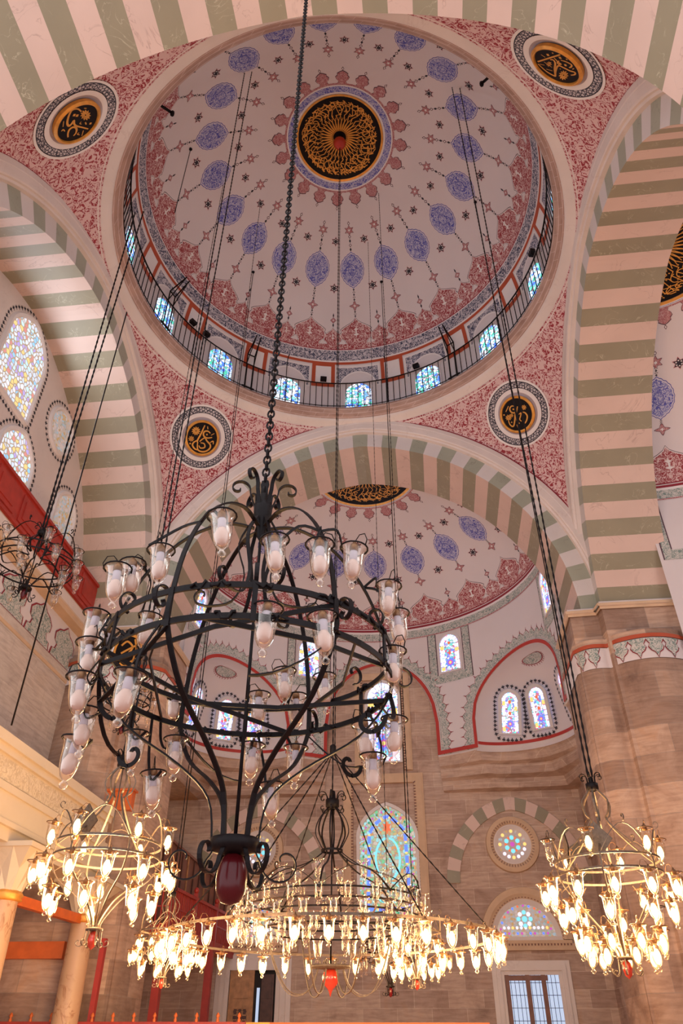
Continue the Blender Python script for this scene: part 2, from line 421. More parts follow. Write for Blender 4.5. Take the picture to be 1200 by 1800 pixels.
def lobe(mb, S2, w, h, mat):
    half = [(x*w, -y*h) for x, y in LOBE]; o = half+[(-x, y) for x, y in half[-2::-1]]
    poly(mb, lift(S2, .003), [(x*1.09, y*1.05+.005) for x, y in o], OUTL)
    poly(mb, lift(S2, .006), [(x*1.05, y*1.03+.005) for x, y in o], WHITE)
    poly(mb, lift(S2, .009), o, mat)
    diamond(mb, S2, 0, -h*.52, w*.05, h*.26, WHITE, .012); diamond(mb, S2, 0, -h*.62, w*.16, h*.05, WHITE, .0125); diamond(mb, S2, 0, -h*.42, w*.2, h*.05, WHITE, .0125)
def dome_paint(mb, place, n, pols, azs, fr=20, medal=1.0, k=1.0, ext=999):
    """place(az, pol) -> S2 frame; pols: dictionary of polar angles"""
    p = pols
    for az in azs:
        S2 = place(az, p['med']); b = p['medh']
        medallion(mb, S2, .40*medal, b)
        chain(mb, S2, b*1.12, p['dia']-.17, 5); flower(mb, S2, p['dia'], .17*k, 4, pinch=.55)
        chain(mb, S2, p['dia']+.17, p['tip'], 3)
        chain(mb, S2, -b*1.12, -p['fl']+.13, 4); flower(mb, S2, -p['fl'], .155*k, 6)
        diamond(mb, S2, 0, -p['fl']-.22*k, .045, .07, OUTL, inner=WHITE)
        lobe(mb, place(az, p['base']), p['lw'], p['lh'], REDP)
        ha = az+180/n
        if abs(ha) <= ext:
            s = place(ha, p['base']); lobe(mb, s, p['lw']*.55, p['lh']*.66, REDP)
            flower(mb, s, -p['lh']*.66-.30, .095*k, 4, pinch=.3); diamond(mb, s, 0, -p['lh']*.66-.13, .03, .08, INK); diamond(mb, s, 0, -p['lh']*.66-.47, .025, .09, INK)
            star(mb, place(ha, p['s1']), .16*k); star(mb, place(ha, p['s2']), .18*k)
def centre_paint(mb, place, P3, radii, azr, fr, wob=0):
    """P3(az, pol, lift). radii: polar angles of disc, rim, blue ring"""
    a = lin(azr[0], azr[1], int((azr[1]-azr[0])/4)+1)
    r0, r1, r2, r3, r4, r5 = radii
    for lo, hi, m, l in ((0, r0, BLACK, .01), (r0, r1, GOLD, .03), (r1, r2, WHITE, .012), (r2, r3, BLUE, .008), (r3, r4, WHITE, .012), (r4, r5, ROSE, .006)):
        grid(mb, lambda u, v, l=l: P3(u, v, l), a, lin(lo, hi, 5), m, True)
    n = fr; st = 360/n
    for i in range(n):
        az = st*(i+.5) if azr[1]-azr[0] > 300 else azr[0]+st*(i+.5)
        if az > azr[1]: break
        S2 = place(az, r5)
        o = [(-.13, -.02), (-.10, .06), (-.16, .12), (-.19, .2), (-.14, .26), (-.15, .31), (-.08, .36), (0, .40), (.08, .36), (.15, .31), (.14, .26), (.19, .2), (.16, .12), (.10, .06), (.13, -.02)]
        poly(mb, lift(S2, .004), [(x*1.1, y*1.07) for x, y in o], OUTL); poly(mb, lift(S2, .008), o, ROSE)
        diamond(mb, S2, 0, .48, .04, .07, OUTL, inner=WHITE)
def radial_script(mb, P3, rmax, azr=(0, 360), seed=3, l=.03, n=34):
    """gilt lettering radiating from the middle of a dome medallion: long stems, bowls and tails"""
    rnd = random.Random(seed)
    def seg(pts, w):
        V = []
        for i, (a, r) in enumerate(pts):
            a2, r2 = pts[min(i+1, len(pts)-1)]; a1, r1 = pts[max(i-1, 0)]
            dx, dy = (a2-a1)*r, (r2-r1)*57.3; L = math.hypot(dx, dy) or 1
            nx, ny = -dy/L*w, dx/L*w
            for s in (-1, 1): V.append(P3(a+s*nx/max(r, 1), r+s*ny/57.3, l))
        mb.add(V, [(2*i, 2*i+1, 2*i+3, 2*i+2) for i in range(len(pts)-1)], GOLDT)
    w = 7.5
    for i in range(n):
        a = 360*i/n
        if not azr[0] <= a <= azr[1]: continue
        seg([(a, rmax*.16), (a+1, rmax*.3), (a-2, rmax*.42), (a+3, rmax*.56)], w)
        seg([(a+7, rmax*.20), (a+8, rmax*.40), (a+5, rmax*.5)], w*.8)
        c, rr, q = a+rnd.uniform(-3, 3), rmax*rnd.uniform(.66, .78), rnd.uniform(.06, .11)*rmax
        seg([(c+math.degrees(q*math.cos(t)/rr), rr+q*math.sin(t)) for t in lin(rnd.uniform(0, 2), rnd.uniform(4.5, 6.2), 10)], w)
        seg([(a+3, rmax*.56), (c-4, rr-q), (c+6, rmax*.9), (c+rnd.uniform(9, 16), rmax*rnd.uniform(.82, .95))], w)
        c2_, r2_ = a+rnd.uniform(-4, 4), rmax*rnd.uniform(.82, .9); q2_ = rnd.uniform(.04, .08)*rmax
        seg([(c2_+math.degrees(q2_*1.5*math.cos(t)/r2_), r2_+q2_*math.sin(t)) for t in lin(rnd.uniform(0, 3), rnd.uniform(5, 7), 9)], w)
        seg([(a-5, rmax*.9), (a+2, rmax*.84), (a+8, rmax*.93)], w*.9)
        for _ in range(3):
            a2, r2 = a+rnd.uniform(0, 15), rmax*rnd.uniform(.5, .95); seg([(a2, r2), (a2+2, r2+rmax*.02)], w*1.2)

# ------------------------------------------------------------------ main dome
RD, ZD = 5.55, 18.75
def dome3(az, pol, l=0):
    a, p = R(az), R(pol); r = RD-l
    if pol <= 90: return Vector((r*math.sin(p)*math.sin(a), r*math.sin(p)*math.cos(a), ZD+r*math.cos(p)))
    return Vector((r*math.sin(a), r*math.cos(a), ZD-(p-PI/2)*RD))
def zpol(z): return math.degrees(math.acos(max(-1, min(1, (z-ZD)/RD)))) if z > ZD else 90+math.degrees((ZD-z)/RD)
def dplace(az, pol):
    def S2(x, y, l=0):
        p = pol+math.degrees(y/RD); return dome3(az+math.degrees(x/(RD*max(.15, math.sin(R(min(p, 90)))))), p, l)
    return S2
mb = MB()
grid(mb, lambda a, p: dome3(a, p), lin(-180, 180, 145), lin(0, zpol(17.9), 70), PLASTER)
def band(p0, p1, mat, l, a0=-180, a1=180): grid(mb, lambda a, p: dome3(a, p, l), lin(a0, a1, max(3, int((a1-a0)/3)+1)), lin(p0, p1, max(2, int((p1-p0)/2)+1)), mat)
rad = lambda m: m/RD
centre_paint(mb, dplace, dome3, (13.3, 14.0, 14.6, 16.6, 17.0, 17.6), (0, 360), 20)
radial_script(mb, dome3, 12.8)
dome_paint(mb, dplace, 20, dict(med=42.8, medh=.535, dia=1.19, tip=1.58, fl=1.27, base=69.6, lw=.52, lh=.94, s1=33.2, s2=48.8), [18*i for i in range(20)])
band(69.0, 71.0, REDP, .007); band(71.0, 71.3, REDLINE, .009); band(71.3, 71.6, WHITE, .009); band(71.6, 75.6, NAVY, .008); band(75.6, 76.2, WHITE, .010)
zt = lambda z: zpol(z)
band(76.2, zt(19.98), ORED, .008)
for i in range(15):
    c = 24*i
    for a0, a1, z0, z1, m, l in ((8.0, 16.0, 19.05, 20.0, ORED, .008), (9.3, 14.7, 19.22, 19.9, WHITE, .012), (-7.7, 7.7, 19.0, 19.92, WHITE, .008), (-7.0, 7.0, 19.05, 19.84, NAVY, .011)):
        band(zt(z1), zt(z0), m, l, c+a0, c+a1)
    s = dplace(c+12, zt(19.3)); lobe(mb, s, .2, .4, ROSE)
    s = dplace(c, zt(18.9)); o = [(-.62, .1), (.62, .1)]+[(.62*math.cos(PI*k/16), -.12-.68*math.sin(PI*k/16)) for k in range(17)]
    poly(mb, lift(s, .016), o, WHITE); poly(mb, lift(s, .018), [(x*.93, y*.95+.02) for x, y in o], PLASTER)
mb.build('ceiling', kind='structure', label='Main dome painted with twenty blue medallions around a gilt calligraphy roundel')

# ledge and moulded ring below the dome
mb = MB()
lathe(mb, [(5.56, 18.0), (5.40, 18.0), (5.38, 17.93), (5.60, 17.70)], SPECK, n=144)
lathe(mb, [(5.60, 17.70), (5.62, 17.63), (5.70, 17.62), (5.74, 17.56), (5.84, 17.54), (5.88, 17.47), (5.95, 17.44), (6.1, 17.42)], CREAM, n=144)
mb.build('trim_1', kind='structure')

# ------------------------------------------------------------------ pendentives
AX, AY, TH = 6.03, 5.93, 1.9
ARr, ARe, ZS = 5.603, .576, 10.64
def pend3(az, z, l=0):
    rho = math.sqrt(8.55**2-(z-11.27)**2)-l; a = R(az); x, y = rho*math.sin(a), rho*math.cos(a)
    return Vector((max(-AX+.19, min(AX-.19, x)), max(-AY+.19, min(AY-.19, y)), z))
SC = Vector((0, 0, 11.27))
def pend_frame(az, z):
    """tangent frame on the pendentive sphere (used by the roundels)"""
    p = pend3(az, z); n = (SC-p).normalized(); u = Vector((0, 0, 1)).cross(n).normalized()*1; v = n.cross(u)
    return p, u, v, n
def under_arch(p):
    for A, x in ((AX, p.y), (AY, p.x)):
        if abs((p.x if A == AX else p.y)) > A-.2-1e-3:
            Rr = ARr+ARe+.72
            if math.hypot(abs(x)+ARe, p.z-ZS) < Rr: return True
    return False
for az in (45, -45, 135, -135):
    mb = MB()
    us, vs = lin(az-45, az+45, 91), lin(13.2, 17.52, 61)
    for i in range(90):
        for j in range(60):
            q = [pend3(us[i], vs[j]), pend3(us[i+1], vs[j]), pend3(us[i+1], vs[j+1]), pend3(us[i], vs[j+1])]
            if not all(under_arch(p) for p in q): mb.add(q, [(0, 1, 2, 3)], RED, True)
    p, u, v, n = pend_frame(az, 16.57)
    def sph2(x, y, l=0, p=p, u=u, v=v):
        q = p+u*x+v*y; d = (q-SC).normalized(); return SC+d*(8.55-l)
    def ring(r0, r1, mat, l):
        A = [(r0*math.cos(t), r0*math.sin(t)) for t in lin(0, 2*PI, 49)]; B = [(r1*math.cos(t), r1*math.sin(t)) for t in lin(0, 2*PI, 49)]
        ribbon(mb, lift(sph2, l), A, B, mat)
    ring(.94, 1.0, WHITE, .02); ring(.915, .94, INK, .02); ring(.76, .915, BRAID, .02); ring(.74, .76, INK, .02); ring(.62, .74, WHITE, .03)
    # recess behind the hanging disc
    A = [(.62*math.cos(t), .62*math.sin(t)) for t in lin(0, 2*PI, 49)]
    ribbon(mb, lambda x, y: sph2(x, y, .03 if math.hypot(x, y) > .61 else .012), A, [(x*.93, y*.93) for x, y in A], GREY)
    poly(mb, lift(sph2, .010), [(x*.935, y*.935) for x, y in A[:-1]], GREY)
    mb.build('ceiling', kind='structure')

# ------------------------------------------------------------------ the four great arches
FR = {'front': (lambda x, d, z: Vector((x, d, z)), AY), 'back': (lambda x, d, z: Vector((x, -d, z)), AY),
      'right': (lambda x, d, z: Vector((d, x, z)), AX), 'left': (lambda x, d, z: Vector((-d, x, z)), AX)}
def arcpt(s, off):
    Rr = ARr+ARe+off; fm = math.acos(ARe/Rr); f = (1-abs(s))*fm
    return (1 if s >= 0 else -1)*(Rr*math.cos(f)-ARe), ZS+Rr*math.sin(f)
for k, (name, (Fm, A)) in enumerate(FR.items()):
    n = 41 if name == 'front' else 39; sub = 3; S = lin(-1, 1, n*sub+1)
    face = name in ('front', 'left'); g1, p1 = GREEN, PINK
    isg = lambda i: (i//sub) % 2 == 0
    mb = MB()
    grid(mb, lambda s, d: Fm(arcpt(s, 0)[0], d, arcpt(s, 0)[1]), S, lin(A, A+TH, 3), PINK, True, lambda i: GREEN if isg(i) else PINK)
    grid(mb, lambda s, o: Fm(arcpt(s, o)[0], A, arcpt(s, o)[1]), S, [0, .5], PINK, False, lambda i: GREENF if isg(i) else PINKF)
    prof = [(.5, 0), (.51, .10), (.56, .12), (.57, .17), (.60, .19), (.78, .21), (.80, .22), (.93, .22)]
    for (o0, d0), (o1, d1) in zip(prof[:-1], prof[1:]):
        grid(mb, lambda s, t: Fm(arcpt(s, o0+(o1-o0)*t)[0], A-d0-(d1-d0)*t, arcpt(s, o0+(o1-o0)*t)[1]), lin(-1, 1, 90), [0, 1], CREAM, True)
    grid(mb, lambda s, o: Fm(arcpt(s, o)[0], A-.222, arcpt(s, o)[1]), lin(-1, 1, 90), [.93, .97], REDLINE, False)
    mb.build('trim_%d' % (k+2), kind='structure', label={'front': 'Green and pink striped arch over the far bay', 'back': 'Striped arch overhead at the top of the view', 'right': 'Striped arch on the right side', 'left': 'Striped arch on the left, over the windowed wall'}[name])

# ------------------------------------------------------------------ half-domed bays (front, and the one seen through the right arch)
CY, RB, ZB, RZ = 7.7, 5.4, 14.05, 3.1
EXA, EXH = 57.5, 22.5
def exz(az):
    x = math.sin(R(abs(az)-EXA))/math.sin(R(EXH)); return 10.2+1.65*math.sqrt(max(0, 1-x*x))
def cez(az):
    x = math.sin(R(az))/math.sin(R(19.8)); return 10.3+2.35*math.sqrt(max(0, 1-x*x))
ZLOW = 9.25
def bay(T, full):
    P3 = lambda az, pol, l=0: T(Vector(((RB-l)*math.sin(R(pol))*math.sin(R(az)), CY+(RB-l)*math.sin(R(pol))*math.cos(R(az)), ZB+(RZ-l)*math.cos(R(pol)))))
    def place(az, pol):
        def S2(x, y, l=0):
            p = pol+math.degrees(y/4.6); return P3(az+math.degrees(x/(RB*max(.15, math.sin(R(min(p, 90)))))), p, l)
        return S2
    C3 = lambda az, z, l=0: T(Vector(((RB-l)*math.sin(R(az)), CY+(RB-l)*math.cos(R(az)), z)))
    C2 = lambda x, z, l=0: C3(math.degrees(x/RB), z, l)
    mb = MB()
    grid(mb, P3, lin(-92, 92, 93), lin(0, 90, 40), PLASTER)
    centre_paint(mb, place, P3, (16.8, 17.8, 18.2, 18.4, 18.6, 19.2), (-100, 100), 20)
    radial_script(mb, P3, 16.2, (-110, 110), 5); radial_script(mb, P3, 16.2, (250, 360), 6)
    dome_paint(mb, place, 18, dict(med=49.5, medh=.60, dia=1.0, tip=1.15, fl=1.06, base=87.5, lw=.60, lh=1.36, s1=38.5, s2=58.5), [-80, -60, -40, -20, 0, 20, 40, 60, 80], medal=1.06, k=1.2, ext=88)
    bnd = lambda p0, p1, m, l: grid(mb, lambda a, p: P3(a, p, l), lin(-90, 90, 61), lin(p0, p1, 3), m)
    bnd(85.5, 88.5, REDP, .007); bnd(88.5, 89.2, REDLINE, .008)
    # drum wall down to the openings
    cols = sorted(set([round(a, 3) for a in lin(-90, 90, 121)]+[s*v for s in (-1, 1) for v in (19.8, 19.79, 35, 35.01, 79.99, 80)]))
    def zb(az):
        a = abs(az)
        if a <= 19.8: return cez(az) if a < 19.795 else 9.25
        if 35 < a < 80: return exz(az) if 35.005 < a < 79.995 else 9.45
        return 9.25
    for i in range(len(cols)-1):
        a, b = cols[i], cols[i+1]; mb.add([C3(a, ZB), C3(b, ZB), C3(b, zb(b)), C3(a, zb(a))], [(0, 1, 2, 3)], PLASTER, True)
    sb = lambda z0, z1, m, l, a0=-90, a1=90: grid(mb, lambda a, z: C3(a, z, l), lin(a0, a1, max(2, int((a1-a0)/3)+1)), [z0, z1], m)
    sb(13.98, 14.06, REDLINE, .006); sb(13.9, 13.98, WHITE, .006); sb(13.62, 13.9, TEAL, .008); sb(13.58, 13.62, ROSE, .01)
    for c in (-82, -27.5, 27.5, 82):      # painted frames round the drum windows
        for a0, a1, z0, z1 in ((-8.4, -5.6, 11.7, 13.62), (5.6, 8.4, 11.7, 13.62), (-8.4, 8.4, 11.7, 12.0)):
            if abs(c) > 50: a0, a1 = a0*.8, a1*.8
            sb(z0, z1, TEAL, .008, c+a0, c+a1)
            sb(z0, z1, OUTL, .004, c+a0-.35, c+a1+.35)
    # borders along the openings
    def border(path, spikes=True, red=.11):
        ribbon(mb, lambda x, z: C2(x, z, .03), path, offs(path, red), REDB)
        ribbon(mb, lambda x, z: C2(x, z, .008), offs(path, red+.03), offs(path, red+.06), TEAL)
        n = len(path); inner = offs(path, red+.08)
        rs = resample(inner, .02); o = []
        for i in range(len(rs)):
            ph = (i*.02 % .30)/.30; o.append(.17+.13*(1-abs(2*ph-1))**.8)
        out = [(p[0], p[1]) for p in rs]; nn = offs(rs, 1)
        up_ = [(p[0]+(q[0]-p[0])*h, p[1]+(q[1]-p[1])*h) for p, q, h in zip(rs, nn, o)]
        up2_ = [(p[0]+(q[0]-p[0])*(h+.02), p[1]+(q[1]-p[1])*(h+.02)) for p, q, h in zip(rs, nn, o)]
        ribbon(mb, lambda x, z: C2(x, z, .004), rs, up2_, REDLINE); ribbon(mb, lambda x, z: C2(x, z, .009), rs, up_, TEAL)
        if spikes:
            for i in range(7, len(rs)-4, 15):
                p, q, h = rs[i], nn[i], o[i]; dx, dy = q[0]-p[0], q[1]-p[1]
                b0 = (p[0]+dx*h, p[1]+dy*h); b1 = (p[0]+dx*(h+.13), p[1]+dy*(h+.13))
                poly(mb, lambda x, z: C2(x, z, .011), [(b0[0]-dy*.022, b0[1]+dx*.022), b1, (b0[0]+dy*.022, b0[1]-dx*.022)], REDLINE)
    arcx = lambda az: R(az)*RB
    for sgn in (-1, 1):
        az = lin(35.01, 79.99, 40)
        pth = [(arcx(35), 9.3), (arcx(35), 9.75)]+[(arcx(a), exz(a)) for a in az]+[(arcx(80), 9.75), (arcx(80), 9.3)]
        if sgn < 0: pth = [(-x, z) for x, z in pth][::-1]
        border(pth)
        s2 = [(arcx(19.8)*sgn, 9.3), (arcx(35)*sgn, 9.3)]
        ribbon(mb, lambda x, z: C2(x, z, .032), s2, [(s2[0][0], 9.42), (s2[1][0], 9.42)], REDB)
        s2 = [(arcx(80)*sgn, 9.3), (arcx(90)*sgn, 9.3)]
        ribbon(mb, lambda x, z: C2(x, z, .032), s2, [(s2[0][0], 9.42), (s2[1][0], 9.42)], REDB)
    az = lin(-19.79, 19.79, 40)
    border([(arcx(-19.8), 9.3), (arcx(-19.8), 9.8)]+[(arcx(a), cez(a)) for a in az]+[(arcx(19.8), 9.8), (arcx(19.8), 9.3)])
    # gap between the bay and the great arch's inner edge
    z = 9.25
    for sgn in (-1, 1):
        pts = []
        for z in lin(9.25, 16.6, 40):
            xi = RB if z < ZB else RB*math.sqrt(max(0, 1-((z-ZB)/RZ)**2)); xa = ARr
            if z > ZS: xa = max(0, math.sqrt(max(0, (ARr+ARe)**2-(z-ZS)**2))-ARe)
            if xi < xa: pts.append((xi, xa, z))
        for a, b in zip(pts[:-1], pts[1:]): mb.add([T(Vector((sgn*a[0], AY+TH-.04, a[2]))), T(Vector((sgn*a[1], AY+TH-.04, a[2]))), T(Vector((sgn*b[1], AY+TH-.04, b[2]))), T(Vector((sgn*b[0], AY+TH-.04, b[2])))], [(0, 1, 2, 3)], PLASTER)
    mb.build('ceiling', kind='structure', label='Half dome over the far bay' if full else 'Half dome seen through the right arch')
    if not full: return
    # conches
    c = RB*math.sin(R(EXH)); D = 1.4
    for sgn in (-1, 1):
        az0 = R(EXA*sgn); nd = Vector((math.sin(az0), math.cos(az0), 0)); td = Vector((math.cos(az0), -math.sin(az0), 0)); O = Vector((0, CY, 0))
        def con(psi, phi, l=0, z=None):
            x = c*math.cos(psi)*math.cos(phi); d = math.sqrt(max(0, RB*RB-x*x))+D*math.sin(psi)*math.cos(phi)-l
            zz = 10.2+1.65*math.sin(phi) if z is None else z
            return T(O+nd*d+td*x+Vector((0, 0, zz)))
        mb = MB()
        grid(mb, con, lin(0, PI, 41), lin(0, PI/2, 20), PLASTER)
        grid(mb, lambda s, z: con(s, 0, 0, z), lin(0, PI, 41), [9.3, 9.6, 10.2], PLASTER)
        grid(mb, lambda s, z: con(s, 0, .03, z), lin(0.02, PI-.02, 41), [9.40, 9.50], REDB)
        grid(mb, lambda s, z: con(s, 0, .02+(.08 if z < 9.25 else 0), z), lin(0.0, PI, 41), [9.18, 9.3, 9.40], CREAM)
        # oval of scrollwork in the crown
        A = []
        def con2(x, y, l=0):
            ph = 1.12+y/1.9; return con(PI/2-x/(c*max(.25, math.cos(ph)))*1.0, ph, l)
        ov = [(.42*math.cos(t), .24*math.sin(t)) for t in lin(0, 2*PI, 33)[:-1]]
        poly(mb, lambda x, y: con2(x, y, .02), [(x*1.1, y*1.1) for x, y in ov], REDLINE); poly(mb, lambda x, y: con2(x, y, .03), ov, TEAL)
        for t in lin(PI*1.02, PI*1.98, 15):
            x, y = .5*math.cos(t), .31*math.sin(t); poly(mb, lambda a, b: con2(a, b, .012), [(x-.02, y+.03), (x, y-.05), (x+.02, y+.03)], REDLINE)
        # toothed ink borders round the two windows
        for ps in (R(143), R(112), R(68), R(37)):
            p0 = con(ps, 0, 0, 9.72); p1 = con(ps, math.asin(.62), 0); e = .03
            u_ = (con(ps-e, 0, 0, 9.72)-con(ps+e, 0, 0, 9.72)).normalized(); v_ = (p1-p0).normalized(); u_ = (u_-v_*u_.dot(v_)).normalized(); n_ = u_.cross(v_)
            if (T(O)-p0).dot(n_) < 0: n_ = -n_; u_ = -u_
            wins.append((p0, u_, v_, n_, sgn))
        mb.build('wall_front', kind='structure', label='Right-hand conch with two small windows' if sgn > 0 else 'Left-hand conch with two small windows')
    return
wins = []
bay(lambda v: v, True)
bay(lambda v: Vector((v.y, -v.x, v.z)), False)

# recess behind the centre opening, front wall, side walls
mb = MB()
aa = lin(-19.79, 19.79, 40)
cy = lambda a: (RB*math.sin(R(a)), CY+RB*math.cos(R(a)))
for a, b in zip(aa[:-1], aa[1:]):
    mb.add([(*cy(a), cez(a)), (*cy(b), cez(b)), (cy(b)[0], 13.1, cez(b)), (cy(a)[0], 13.1, cez(a))], [(0, 1, 2, 3)], PLASTER, True)
for s in (-1, 1):
    x, y = cy(19.8*s); mb.add([(x, y, 9.25), (x, y, 10.35), (x, 13.1, 10.35), (x, 13.1, 9.25)], [(0, 1, 2, 3)], STONE)
boxb(mb, (-2.2, 13.1, 9.3), (2.2, 13.35, 13.4), STONE)
def rect(az):
    a = R(az); s, c_ = math.sin(a), math.cos(a); t = min(6.1/abs(s) if abs(s) > 1e-6 else 99, 5.4/c_ if c_ > 1e-6 else 99); return (s*t, CY+c_*t)
def plan(az):
    a = abs(az)
    if 35 < a < 80:
        c = RB*math.sin(R(EXH)); q = R(a-EXA); t = math.tan(q)
        lo, hi = 5.0, 8.0           # distance where the ray meets the conch plan
        for _ in range(40):
            m = (lo+hi)/2; x = m*math.sin(q); d = m*math.cos(q); f = math.sqrt(max(0, RB*RB-x*x))+1.4*math.sqrt(max(0, 1-(x/c)**2))
            if d < f: lo = m
            else: hi = m
        r = lo
    else: r = RB
    return (r*math.sin(R(az)), CY+r*math.cos(R(az)))
for s in (-1, 1):        # stone corbelling from the conch rims down to the square walls
    for i, (a, b) in enumerate(zip(lin(19.8, 90, 57)[:-1], lin(19.8, 90, 57)[1:])):
        rows = []
        for az in (a, b):
            p, q = plan(az*s), rect(az*s); col = []
            for t, z in ((0, 9.25), (.12, 8.95), (.30, 8.88), (.36, 8.6), (.62, 8.52), (.7, 8.25), (1, 8.2)):
                t = t if 1 else t; col.append((p[0]+(q[0]-p[0])*t, p[1]+(q[1]-p[1])*t, z))
            rows.append(col)
        mb.add(rows[0]+rows[1], [(j, j+1, 8+j, 7+j) for j in range(6)], STONE)
boxb(mb, (-8, 13.1, 0), (8, 13.35, 9.3), STONE)
mb.build('wall_front', kind='structure')
mb = MB()
boxb(mb, (6.1, 7.6, 0), (6.3, 13.1, 9.3), STONE)
boxb(mb, (6.02, 7.9, 6.2), (6.1, 13.1, 6.45), MOULD)
mb.build('wall_right', kind='structure')

# ------------------------------------------------------------------ piers
def pier(sx, z0):
    m = MB(); W = lambda x, y, z: (sx*x, y, z)
    core = [(5.30, 7.9), (5.30, 5.97), (5.98, AY), (AX, 5.603), (8.3, 5.603)]
    def wall(path, za, zb_, mat, sm=False):
        V = []
        for x, y in path: V += [W(x, y, za), W(x, y, zb_)]
        m.add(V, [(2*i, 2*i+2, 2*i+3, 2*i+1) for i in range(len(path)-1)], mat, sm)
    wall(core, z0, ZS+.02, STONEP)
    for k, (o, za, zb_) in enumerate(((.05, ZS-.02, ZS+.05), (.11, ZS-.09, ZS-.02), (.05, ZS-.16, ZS-.09))):
        wall([(5.30-o, 7.9), (5.30-o, 5.97-o), (5.98-o, AY-o), (AX-o, 5.603-o), (8.3, 5.603-o)], za, zb_, MOULD if k else CREAM)
    for o, z in ((.11, ZS-.09), (.11, ZS-.02)):
        m.add([W(5.65, 7.9, z), W(5.30-o, 7.9, z), W(5.30-o, 5.97-o, z), W(5.98-o, AY-o, z), W(6.03, 5.97, z), W(5.65, 5.97, z)], [(0, 1, 2, 5), (2, 3, 4, 5)], CREAM); m.add([W(AX-o, 5.603-o, z), W(8.3, 5.603-o, z), W(8.3, 5.603, z), W(AX, 5.603, z)], [(0, 1, 2, 3)], CREAM)
    def lobed(d):
        P = []
        P.append((5.24-d, 7.8)); a, b = Vector((5.24, 6.12)), Vector((5.99, 5.80)); n = Vector((-.39, -.92))
        for t in lin(0, 1, 15): q = a.lerp(b, t)+n*(.16*math.sin(PI*t)+d); P.append((q.x, q.y))
        P += [(6.02, 5.72)]
        a, b = Vector((6.12, 5.60)), Vector((7.75, 5.60))
        for t in lin(0, 1, 19): q = a.lerp(b, t); P.append((q.x, q.y-.30*math.sin(PI*t)**.8-d))
        return P
    top = lobed(.03)
    # flat block shrinks back to the lobes: slanting stone faces with curved crests
    wall(top, 9.62, 9.75, STONEP, True)
    cap = lobed(.03); inn = [(5.65, 7.9)]*9+[(5.8, 6.2)]*8+[(6.3, 5.9)]*10+[(7.8, 5.9)]*9
    inn = inn[:len(cap)]
    m.add([W(x, y, 9.75) for x, y in cap]+[W(x, y, 9.76) for x, y in inn], [(i, i+1, len(cap)+i+1, len(cap)+i) for i in range(len(cap)-1)], STONEP)
    wall(lobed(.05), 9.52, 9.62, ORED, True); wall(lobed(.02), 9.0, 9.52, PLASTER, True)
    wall(lobed(0), z0, 9.0, STONEP, True)
    # hanging palmettes on the white band
    L = lobed(.03); seglen = [0]
    for a, b in zip(L[:-1], L[1:]): seglen.append(seglen[-1]+math.dist(a, b))
    def at_(s):
        for i in range(len(L)-1):
            if s <= seglen[i+1]:
                t = (s-seglen[i])/(seglen[i+1]-seglen[i]); return (L[i][0]+(L[i+1][0]-L[i][0])*t, L[i][1]+(L[i+1][1]-L[i][1])*t)
        return L[-1]
    for cs, ws in [(1.90, .78), (2.24, .78), (2.95, 1), (3.36, 1), (3.77, 1), (4.16, 1)]:
        for k_, mt in ((1.12, REDLINE), (1, TEAL)):
            o = [(-.21, .50), (.21, .50), (.17, .42), (.13, .36), (.17, .28), (.13, .2), (.05, .14), (0, .02), (-.05, .14), (-.13, .2), (-.17, .28), (-.13, .36), (-.17, .42)]
            l_ = .014 if mt is TEAL else .007
            def S2(x, y, l=0, l_=l_):
                px, py = at_(max(0, cs+x*ws)); return Vector(W(px, py-l_, 9.0+y))
            poly(m, S2, [(x*k_, .5-(.5-y)*(1 if k_ == 1 else 1.06)) for x, y in o], mt)
    return m
pier(1, 0).build('wall_right', kind='structure', label='Clustered stone pier on the right with painted band')
pier(-1, 0).build('wall_left', kind='structure', label='Clustered stone pier on the left')

# ------------------------------------------------------------------ left side: tympanum wall, frieze, lower wall
XW = -7.85
mb = MB()
mb.add([(XW, -7, 9.0), (XW, 8, 9.0), (XW, 8, 17.5), (XW, -7, 17.5)], [(0, 1, 2, 3)], CREAM)
L2 = plane2((XW, 0, 0), (0, 1, 0), (0, 0, 1), (1, 0, 0))
def tulips(S2, path, closed=False, step=.135, s=1.0, mat=None, m=None):
    """row of small ink tulips standing on a line"""
    rs = resample(path, step, closed); nn = offs(rs, 1, closed); T3 = m or mb
    for p, q in zip(rs, nn):
        dx, dy = q[0]-p[0], q[1]-p[1]; tx, ty = dy, -dx
        g = lambda a, b: (p[0]+tx*a*s+dx*b*s, p[1]+ty*a*s+dy*b*s)
        poly(T3, lift(S2, .006), [g(-.012, 0), g(.012, 0), g(.012, .04), g(-.012, .04)], mat or INK)
        poly(T3, lift(S2, .006), [g(-.012, .035), g(.012, .035), g(.05, .06), g(.045, .10), g(.02, .085), g(0, .13), g(-.02, .085), g(-.045, .10), g(-.05, .06)], mat or INK)
